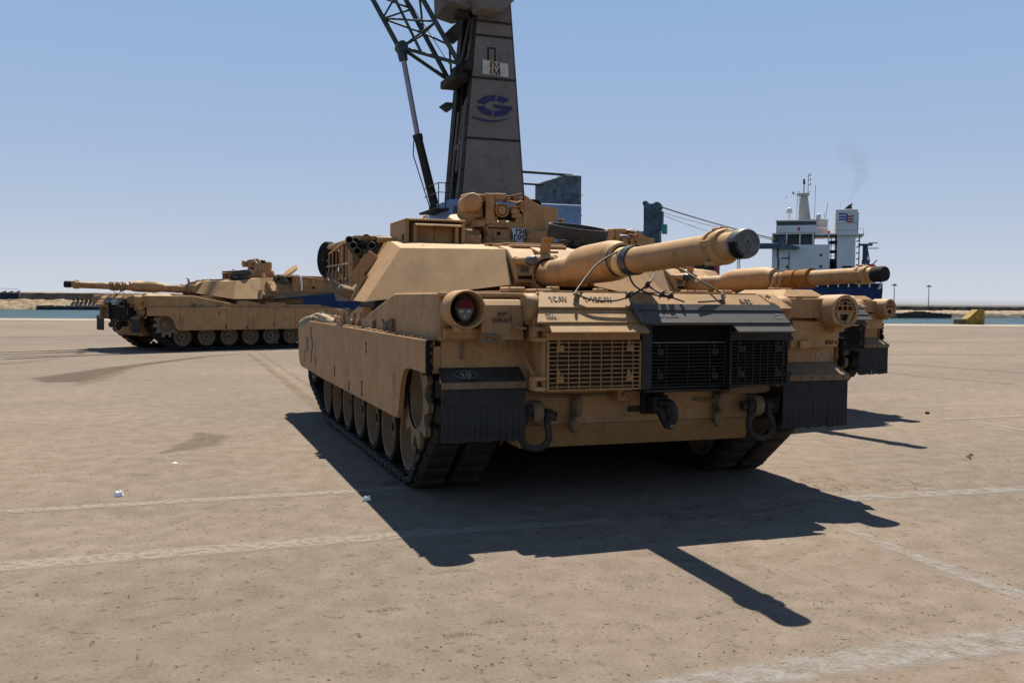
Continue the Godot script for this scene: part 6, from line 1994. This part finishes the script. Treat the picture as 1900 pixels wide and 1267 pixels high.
	P(pier, "pier_rail", b, M.joint_pale)
	b = MB.new()
	b.bx(-38, 60, -2.5, -0.95, -279.5, -276, 0.15)
	for i in 40:
		b.bx(-38 + i * 2.4, -36.2 + i * 2.4, -0.95, -0.8 + 0.08 * sin(i * 1.9), -279, -276.3, 0.05)
	tag(P(self, "floating_barrier", b, M.dark_concrete), "low dark floating barrier on the water before the rock bank", "barrier")
	b = MB.new()
	for i in 9:
		b.bx(-30 + i * 1.1, -29.2 + i * 1.1, 0.5, 1.2 + 0.35 * sin(i * 1.3), -289, -287, 0.1)
	tag(P(self, "rubble_heap", b, M.dark_rock), "dark heap of rubble on the pale rock bank at left", "rubble")
	for q in [[173.5, -176.0, "slim grey lamp post on the far shore, nearer the ships"], [191.5, -183.0, "slim grey lamp post on the far shore, right of the yellow block"]]:
		var lp := thing("lamp_post", q[2], "lamp post", Vector3(q[0], -0.2, q[1] - 12), 0, "lamp posts on the far shore")
		b = MB.new()
		b.cyl(Vector3(0, 0, 0), Vector3(0, 6.6, 0), 0.14, 0.09, 8)
		P(lp, "pole", b, M.pole_grey)
		b = MB.new()
		b.bx(-0.7, 0.7, 6.5, 6.75, -0.3, 0.3, 0.03); b.bx(-0.4, 0.4, 6.75, 7.0, -0.2, 0.2, 0.03)
		P(lp, "lamp_head", b, M.pole_grey)
	b = MB.new()
	for i in 26:
		b.bx(162 + i * 0.75, 162.7 + i * 0.75, -1.9, -0.9 + 0.8 * absf(sin(i * 1.7)) * (1.0 - absf(i - 13) / 14.0), -178.5, -176.5, 0.05)
	tag(P(self, "moored_barge", b, M.dark_rock), "low dark barge moored by the far right shore", "barge")
	# yellow ramp block at the quay edge
	var wb := thing("mooring_block", "yellow painted concrete block with a sloping side at the quay edge", "block", Vector3(56.9, 0, -48.7), -0.30)
	b = MB.new()
	b.extr([Vector2(-0.45, 0.0), Vector2(1.05, 0.0), Vector2(1.05, 1.17), Vector2(0.50, 1.2), Vector2(-0.30, 0.50), Vector2(-0.45, 0.45)], FZ, -1.0, 0.0, 0.03)
	P(wb, "sloped_block", b, M.yellow_paint)
	b = MB.new()
	b.bx(-1.05, -0.45, 0, 0.42, -0.9, -0.1, 0.03)
	P(wb, "concrete_step", b, M.old_concrete)
	b = MB.new()
	b.lathe([Vector2(0, 0), Vector2(0.3, 0), Vector2(0.22, 0.08), Vector2(0.2, 0.22), Vector2(0.32, 0.28), Vector2(0.3, 0.36), Vector2(0, 0.38)], Transform3D(FY.basis, Vector3(63.6, 0, -47.4)), 16)
	tag(P(self, "bollard", b, M.seam_dark), "squat dark iron bollard on the quay edge at far right", "bollard")
	# a gull over the bridge
	var gull := thing("gull", "small white gull flying left of the ship's mast", "bird", Vector3(93.6, 19.2, -124.5), -0.35)
	gull.scale = Vector3.ONE * 0.55
	b = MB.new()
	b.lathe([Vector2(0, -0.5), Vector2(0.10, -0.3), Vector2(0.14, 0), Vector2(0.09, 0.3), Vector2(0.05, 0.45), Vector2(0, 0.5)], Transform3D(Basis(Vector3(0, 0, 1), 0.4) * FX.basis, Vector3.ZERO), 10)
	P(gull, "body", b, M.bird_white)
	for s in [-1, 1]:
		b = MB.new()
		b.slab(Vector3(-0.15, 0, s * 0.1), Vector3(0.2, 0.08, s * 0.1), Vector3(0.12, 0.4, s * 0.55), Vector3(-0.05, 0.38, s * 0.55), 0.02, Vector3.UP)
		b.slab(Vector3(-0.05, 0.38, s * 0.55), Vector3(0.12, 0.4, s * 0.55), Vector3(-0.1, 0.5, s * 1.1), Vector3(-0.15, 0.5, s * 1.1), 0.02, Vector3.UP)
		P(gull, "wing", b, M.bird_white)


func litter():
	rng.seed = 9
	for q in [[-2.15, 2.85, 0.035, "crumpled white scrap beside the main tank's shadow edge"], [-4.0, 2.09, 0.04, "crumpled white scrap lying alone on the left concrete"], [-3.58, 0.62, 0.03, "flat pale scrap on the concrete left of the main tank"]]:
		var b := MB.new()
		var f := []
		for i in 9:
			var a := TAU * i / 9
			f.append(Vector3(q[0] + cos(a) * q[2] * rng.randf_range(0.7, 1.3), 0.003, q[1] + sin(a) * q[2] * rng.randf_range(0.5, 1.0)))
		var top := []
		for i in 9:
			top.append((f[i] as Vector3).lerp(Vector3(q[0], 0, q[1]), rng.randf_range(0.2, 0.6)) + Vector3(0, q[2] * rng.randf_range(0.5, 1.3) * (0.3 if q[2] < 0.035 else 1.0), 0))
		for i in 9:
			var j := (i + 1) % 9
			b.face([f[i], f[j], top[j]], top[i] - Vector3(q[0], 0, q[1])); b.face([f[i], top[j], top[i]], top[i] - Vector3(q[0], 0, q[1]))
			b.face([top[i], top[j], Vector3(q[0], q[2] * 0.7, q[1])], Vector3.UP)
		tag(P(self, "paper_scrap", b, M.white_litter), q[3], "litter", "pale scraps on the concrete")
	var b := MB.new()
	b.tube([Vector3(4.17, 0.008, 2.72), Vector3(4.22, 0.012, 2.68), Vector3(4.25, 0.01, 2.60), Vector3(4.36, 0.02, 2.57), Vector3(4.40, 0.012, 2.50)], 0.008, 5)
	tag(P(self, "twig", b, M.seam_dark), "thin dark twig on the concrete at right", "litter")
	b = MB.new()
	b.lathe([Vector2(0, 0), Vector2(0.03, 0.005), Vector2(0.035, 0.03), Vector2(0, 0.04)], Transform3D(FY.basis, Vector3(6.78, 0, -0.62)), 7)
	tag(P(self, "pebble", b, M.seam_dark), "small dark stone on the right concrete beyond the shadows", "stone")
	b = MB.new()
	b.slab(Vector3(-1.90, 0.02, 2.18), Vector3(-1.76, 0.03, 2.16), Vector3(-1.75, 0.012, 2.24), Vector3(-1.88, 0.012, 2.26), 0.008, Vector3.UP)
	tag(P(self, "wood_chip", b, M.old_concrete), "flat brown chip lying by the main tank's rear left track", "litter")


func main_tank_extras(t: Node3D):
	var cord = M.cable_black
	var sets := [
		[[Vector3(0.03, 1.84, 3.40), Vector3(0.0, 1.99, 3.40), Vector3(-0.12, 2.045, 3.42), Vector3(-0.267, 1.979, 3.40), Vector3(-0.447, 1.898, 3.50), Vector3(-0.604, 1.786, 3.62), Vector3(-0.783, 1.650, 3.795)], "black tie cable from gun barrel down to left deck eye"],
		[[Vector3(-0.10, 2.045, 3.44), Vector3(-0.20, 2.01, 3.45), Vector3(-0.235, 1.930, 3.46), Vector3(-0.202, 1.831, 3.52), Vector3(-0.208, 1.732, 3.64), Vector3(-0.167, 1.675, 3.745), Vector3(-0.066, 1.645, 3.80), Vector3(0.029, 1.632, 3.825), Vector3(0.102, 1.60, 3.885)], "black tie cable looping under gun barrel to plate centre"],
		[[Vector3(0.06, 1.87, 3.43), Vector3(0.066, 1.83, 3.46), Vector3(-0.023, 1.772, 3.58), Vector3(-0.146, 1.709, 3.70), Vector3(-0.338, 1.640, 3.825), Vector3(-0.480, 1.605, 3.855), Vector3(-0.651, 1.610, 3.845), Vector3(-0.75, 1.645, 3.80)], "black tie cable sagging across the lettered plate"],
		[[Vector3(0.05, 1.90, 3.2), Vector3(0.20, 1.90, 3.22), Vector3(0.383, 1.879, 3.30), Vector3(0.375, 1.823, 3.50), Vector3(0.403, 1.766, 3.62), Vector3(0.505, 1.662, 3.795), Vector3(0.479, 1.632, 3.835), Vector3(0.405, 1.612, 3.86), Vector3(0.223, 1.60, 3.885)], "black tie cable running to the right deck eye"]]
	for q in sets:
		var b := MB.new()
		b.tube(smooth(q[0], 6), 0.0075, 6)
		in_tank(t, "tie_cable", q[1], "cable", b, cord, "cables tying the gun down")
	var b := MB.new()
	b.tube(smooth([Vector3(0.009, 1.645, 3.83), Vector3(-0.05, 1.656, 3.82), Vector3(-0.11, 1.725, 3.68)], 4), 0.008, 6)
	for k in [Vector3(-0.109, 1.725, 3.68), Vector3(-0.349, 1.645, 3.83), Vector3(-0.058, 1.655, 3.82), Vector3(0.010, 1.645, 3.835)]:
		for j in 3:
			b.tube(ring_at(k + Vector3(0.012 * (j - 1), 0.004 * j, 0), 0.020, Vector3(1, 0.4 * (j - 1), 0.5).normalized(), 10), 0.009, 5, true)
		b.tube([k, k + Vector3(0.03, 0.035, 0.01)], 0.005, 4); b.tube([k, k + Vector3(-0.025, -0.03, 0.01)], 0.005, 4)
	in_tank(t, "cable_clamp", "knotted clamps joining the black cables over the lettered plate", "clamp", b, cord)
	for e in [Vector3(-0.764, 1.64, 3.80), Vector3(0.491, 1.645, 3.80)]:
		b = MB.new()
		b.tube(ring_at(e + Vector3(0, -0.01, 0), 0.034, Vector3(0.8, 0, 0.5).normalized(), 16), 0.011, 7, true)
		b.cyl(e + Vector3(0, -0.06, 0.0), e + Vector3(0, -0.02, 0), 0.028, 0.02, 10)
		P(t, "deck_eye", b, M.dusty_shaded_tan)
	# shackles
	for s in [-1, 1]:
		var sh := thing("tow_shackle", "steel tow shackle hanging from the main tank's %s" % ["left rear lug, beside the mud flap", "right rear lug, clear of the mud flap"][0 if s < 0 else 1], "shackle", t.transform * Vector3(s * 0.985, 0.745, 3.585), t.rotation.y, "tow shackles on the main tank")
		var bw := MB.new()
		var tilt := 0.22 if s < 0 else 0.0
		var pts := [Vector3(-0.085, 0.0, 0.02), Vector3(-0.088, -0.06, 0.03), Vector3(-0.112, -0.13, 0.045), Vector3(-0.112, -0.19, 0.055), Vector3(-0.07, -0.245, 0.062), Vector3(0, -0.265, 0.066), Vector3(0.07, -0.245, 0.062), Vector3(0.112, -0.19, 0.055), Vector3(0.112, -0.13, 0.045), Vector3(0.088, -0.06, 0.03), Vector3(0.085, 0.0, 0.02)]
		bw.tube(smooth(pts, 4), 0.027, 10)
		for x in [-0.085, 0.085]:
			bw.lathe([Vector2(0, -0.028), Vector2(0.045, -0.03), Vector2(0.05, 0), Vector2(0.045, 0.03), Vector2(0, 0.028)], Transform3D(FX.basis, Vector3(x, 0.005, 0.015)), 16)
		var bo := P(sh, "bow", bw, M.flap_steel)
		bo.rotation.z = -tilt
		bw = MB.new()
		bw.cyl(Vector3(-0.15, 0.005, 0.015), Vector3(0.145, 0.005, 0.015), 0.024, -1, 12)
		bw.cyl(Vector3(-0.165, 0.005, 0.015), Vector3(-0.12, 0.005, 0.015), 0.038, -1, 6)
		bw.cyl(Vector3(0.12, 0.005, 0.015), Vector3(0.15, 0.005, 0.015), 0.036, -1, 12)
		P(sh, "pin", bw, M.flap_steel).rotation.z = -tilt
	# things lying along the skirt top
	b = MB.new()
	for q in [[[Vector3(-1.86, 1.25, -3.45), Vector3(-1.82, 1.33, -3.0), Vector3(-1.79, 1.35, -2.4), Vector3(-1.80, 1.34, -1.7), Vector3(-1.79, 1.33, -0.9)], 0.030], [[Vector3(-1.78, 1.34, -2.9), Vector3(-1.77, 1.39, -2.3), Vector3(-1.79, 1.37, -1.6), Vector3(-1.77, 1.33, -1.0)], 0.035]]:
		b.tube(smooth(q[0], 5), q[1], 7)
	in_tank(t, "strap_bundle", "pale rolled strap lying along the top of the main tank's left skirt", "strap", b, M.rag_cloth)
	b = MB.new()
	b.tube(smooth([Vector3(-1.78, 1.34, -2.5), Vector3(-1.75, 1.38, -2.3), Vector3(-1.76, 1.39, -2.0), Vector3(-1.77, 1.34, -1.75)], 5), 0.05, 7)
	in_tank(t, "dark_rag", "dark rag stuffed behind the pale strap on the skirt", "rag", b, M.dark_cloth)
	b = MB.new()
	b.slab(Vector3(-1.86, 1.27, -3.62), Vector3(-1.86, 1.23, -3.3), Vector3(-1.85, 1.28, -3.2), Vector3(-1.84, 1.31, -3.5), 0.004, Vector3(-1, 1, 0))
	b.slab(Vector3(-1.87, 1.20, -3.5), Vector3(-1.85, 1.21, -3.42), Vector3(-1.84, 1.31, -2.75), Vector3(-1.86, 1.30, -2.85), 0.004, Vector3(-1, 1, 0))
	in_tank(t, "blue_tape", "scrap of bright blue tape at the front end of the skirt", "tape", b, M.blue_plastic)
	# reel on the bustle
	var rl := thing("cable_reel", "black ribbed reel hung on the back of the main tank's turret rack", "reel", Vector3(-1.35, 2.165, -3.56), 0.0)
	b = MB.new()
	var fr := Transform3D(Basis(Vector3.UP, -1.25), Vector3.ZERO)
	b.lathe([Vector2(0, 0.06), Vector2(0.24, 0.06), Vector2(0.26, 0.075), Vector2(0.26, 0.15), Vector2(0.25, 0.164), Vector2(0, 0.17)], fr, 36)
	P(rl, "drum", b, M.deep_black)
	b = MB.new()
	for i in 10:
		var a := TAU * i / 10
		b.tube([fr * Vector3(cos(a) * 0.03, sin(a) * 0.03, 0.172), fr * Vector3(cos(a) * 0.24, sin(a) * 0.24, 0.168)], 0.006, 4)
	b.cyl(fr * Vector3(0, 0, 0.16), fr * Vector3(0, 0, 0.195), 0.03, -1, 10)
	P(rl, "spoke", b, M.flap_steel)


func gun_point(t: Node3D, s: float, off := Vector3.ZERO) -> Vector3:
	return t.transform * (GUN_AT + Basis.from_euler(GUN_ROT) * (Vector3(0, 0, s) + off))


func other_extras(b1: Node3D, c1: Node3D):
	var b := MB.new()
	b.lathe([Vector2(0.110, 2.30), Vector2(0.124, 2.31), Vector2(0.122, 2.50), Vector2(0.126, 2.52), Vector2(0.122, 2.54), Vector2(0.128, 2.72), Vector2(0.140, 2.78), Vector2(0.106, 2.79)], FZ, 16)
	b.tube(ring_at(Vector3(0, 0, 2.52), 0.128, Vector3(0, 0, 1), 16), 0.008, 5, true)
	var w := P(self, "cloth_wrap", b, M.brown_cloth)
	w.transform = b1.transform * Transform3D(Basis.from_euler(GUN_ROT), GUN_AT)
	tag(w, "brown cloth wrapped round the gun barrel of the tank behind at right", "cloth")
	b = MB.new()
	for q in [[gun_point(b1, 2.2, Vector3(-0.11, 0.03, 0)), b1.transform * Vector3(-0.55, 1.67, 3.5)], [gun_point(b1, 2.35, Vector3(-0.10, 0.05, 0)), b1.transform * Vector3(-0.50, 1.67, 3.55)]]:
		b.tube([q[0], (q[0] as Vector3).lerp(q[1], 0.5) + Vector3(0, -0.03, 0), q[1]], 0.007, 5)
	for s in [2.12, 2.24]:
		b.tube(ring_at(gun_point(b1, s, Vector3(0, 0.0, 0)), 0.127, b1.transform.basis * Vector3(-0.03, 0.03, 1), 18), 0.008, 5, true)
	tag(P(self, "tan_rope", b, M.cord_tan), "tan ropes tying down the gun of the tank behind at right", "cord")
	b = MB.new()
	for i in 7:
		b.tube(ring_at(gun_point(c1, 2.25 + i * 0.07, Vector3(0, 0, 0)), 0.122 + 0.01 * (i % 2), c1.transform.basis * Vector3(0.2 * sin(i * 2.0), 0.2 * cos(i * 1.7), 1).normalized(), 16), 0.018, 5, true)
	tag(P(self, "rope_wrap", b, M.cord_tan), "dark rope wound round the gun barrel of the far left tank", "rope")
	b = MB.new()
	for q in [[2.3, Vector3(-0.75, 1.67, 3.5)], [2.4, Vector3(0.5, 1.67, 3.6)], [2.6, Vector3(0.1, 1.67, 3.72)]]:
		b.tube([gun_point(c1, q[0], Vector3(0, -0.12, 0)), c1.transform * q[1]], 0.010, 4)
	b.lathe([Vector2(0, 0), Vector2(0.035, 0.02), Vector2(0, 0.09)], Transform3D(FY.basis, c1.transform * Vector3(-0.35, 1.85, 3.55)), 7)
	tag(P(self, "tie_cable", b, M.cable_black), "black cables tying down the gun of the far left tank", "cable", "cables tying the gun down")
	b = MB.new()
	b.tube(smooth([c1.transform * Vector3(1.40, 2.40, -1.55), c1.transform * Vector3(1.58, 2.36, -1.62), c1.transform * Vector3(1.62, 2.1, -1.66), c1.transform * Vector3(1.58, 1.86, -1.68)], 5), 0.025, 6)
	tag(P(self, "white_strap", b, M.white_litter), "white strap hanging over the far left tank's turret rack", "strap")


# a cloudless sky: pale at the horizon, blue from some ten degrees up, deeper towards the zenith
func clear_sky() -> ImageTexture:
	var h := 512
	var im := Image.create(64, h, false, Image.FORMAT_RGBF)
	for r in h:
		var y := sin(PI * (0.5 - (r + 0.5) / h))
		var k := pow(1.0 - clampf(y, 0, 1), 7.0)
		var z := smoothstep(0.22, 1.0, y)
		var cl := Color(lerpf(0.138, 0.335, k) * lerpf(1.0, 0.40, z), lerpf(0.220, 0.350, k) * lerpf(1.0, 0.45, z), lerpf(0.362, 0.383, k) * lerpf(1.0, 0.52, z))
		if y < 0:
			cl = cl.lerp(Color(0.16, 0.14, 0.12), clampf(-y * 12.0, 0, 1))
		for x in 64:
			im.set_pixel(x, r, cl)
	return ImageTexture.create_from_image(im)


func _ready():
	# camera
	var cam := Camera3D.new()
	cam.name = "camera"
	add_child(cam)
	cam.position = Vector3(-3.604, 1.599, 10.27)
	cam.rotation_order = EULER_ORDER_YXZ
	cam.rotation = Vector3(-0.0431, -0.3463, 0.0086)
	cam.fov = 39.61
	cam.near = 0.1
	cam.far = 6000.0
	# sky, sun, exposure
	var sky := PanoramaSkyMaterial.new()
	sky.panorama = clear_sky()
	var env := Environment.new()
	env.background_mode = Environment.BG_SKY
	env.sky = Sky.new()
	env.sky.sky_material = sky
	env.background_energy_multiplier = 1.0
	env.tonemap_mode = Environment.TONE_MAPPER_LINEAR
	env.tonemap_exposure = 1.9
	env.sdfgi_enabled = true
	env.ssao_enabled = true
	env.ssil_enabled = true
	env.volumetric_fog_enabled = true
	env.volumetric_fog_density = 0.0
	var we := WorldEnvironment.new()
	we.name = "world_environment"
	we.environment = env
	add_child(we)
	var sun := DirectionalLight3D.new()
	sun.name = "sun"
	sun.light_color = Color(1.0, 0.955, 0.88)
	sun.light_energy = 1.6
	sun.light_angular_distance = 0.5
	sun.shadow_enabled = true
	add_child(sun)
	sun.look_at_from_position(Vector3(23.5, 100, -60), Vector3.ZERO, Vector3.UP)

	rng.seed = 4
	make_materials()
	setting()
	crane()
	ship()
	var a1 := tank("largest tan tank in front, rear towards the viewer, with black exhaust hood and lettered plate", Vector3.ZERO, 0.0, {"name": "battle_tank", "letters": true, "marked": true, "left_guard": false})
	var b1 := tank("tan tank half hidden behind the front one at right, brown cloth on its gun", Vector3(3.94, 0, -4.34), deg_to_rad(11.0), {"name": "battle_tank_001", "letters": false, "marked": false, "left_guard": true})
	var c1 := tank("tan tank farthest away at left, standing side-on with its road wheels in view", Vector3(-1.69, 0, -22.32), deg_to_rad(-67.47), {"name": "battle_tank_002", "letters": false, "marked": true, "left_guard": true})
	main_tank_extras(a1)
	other_extras(b1, c1)
	litter()
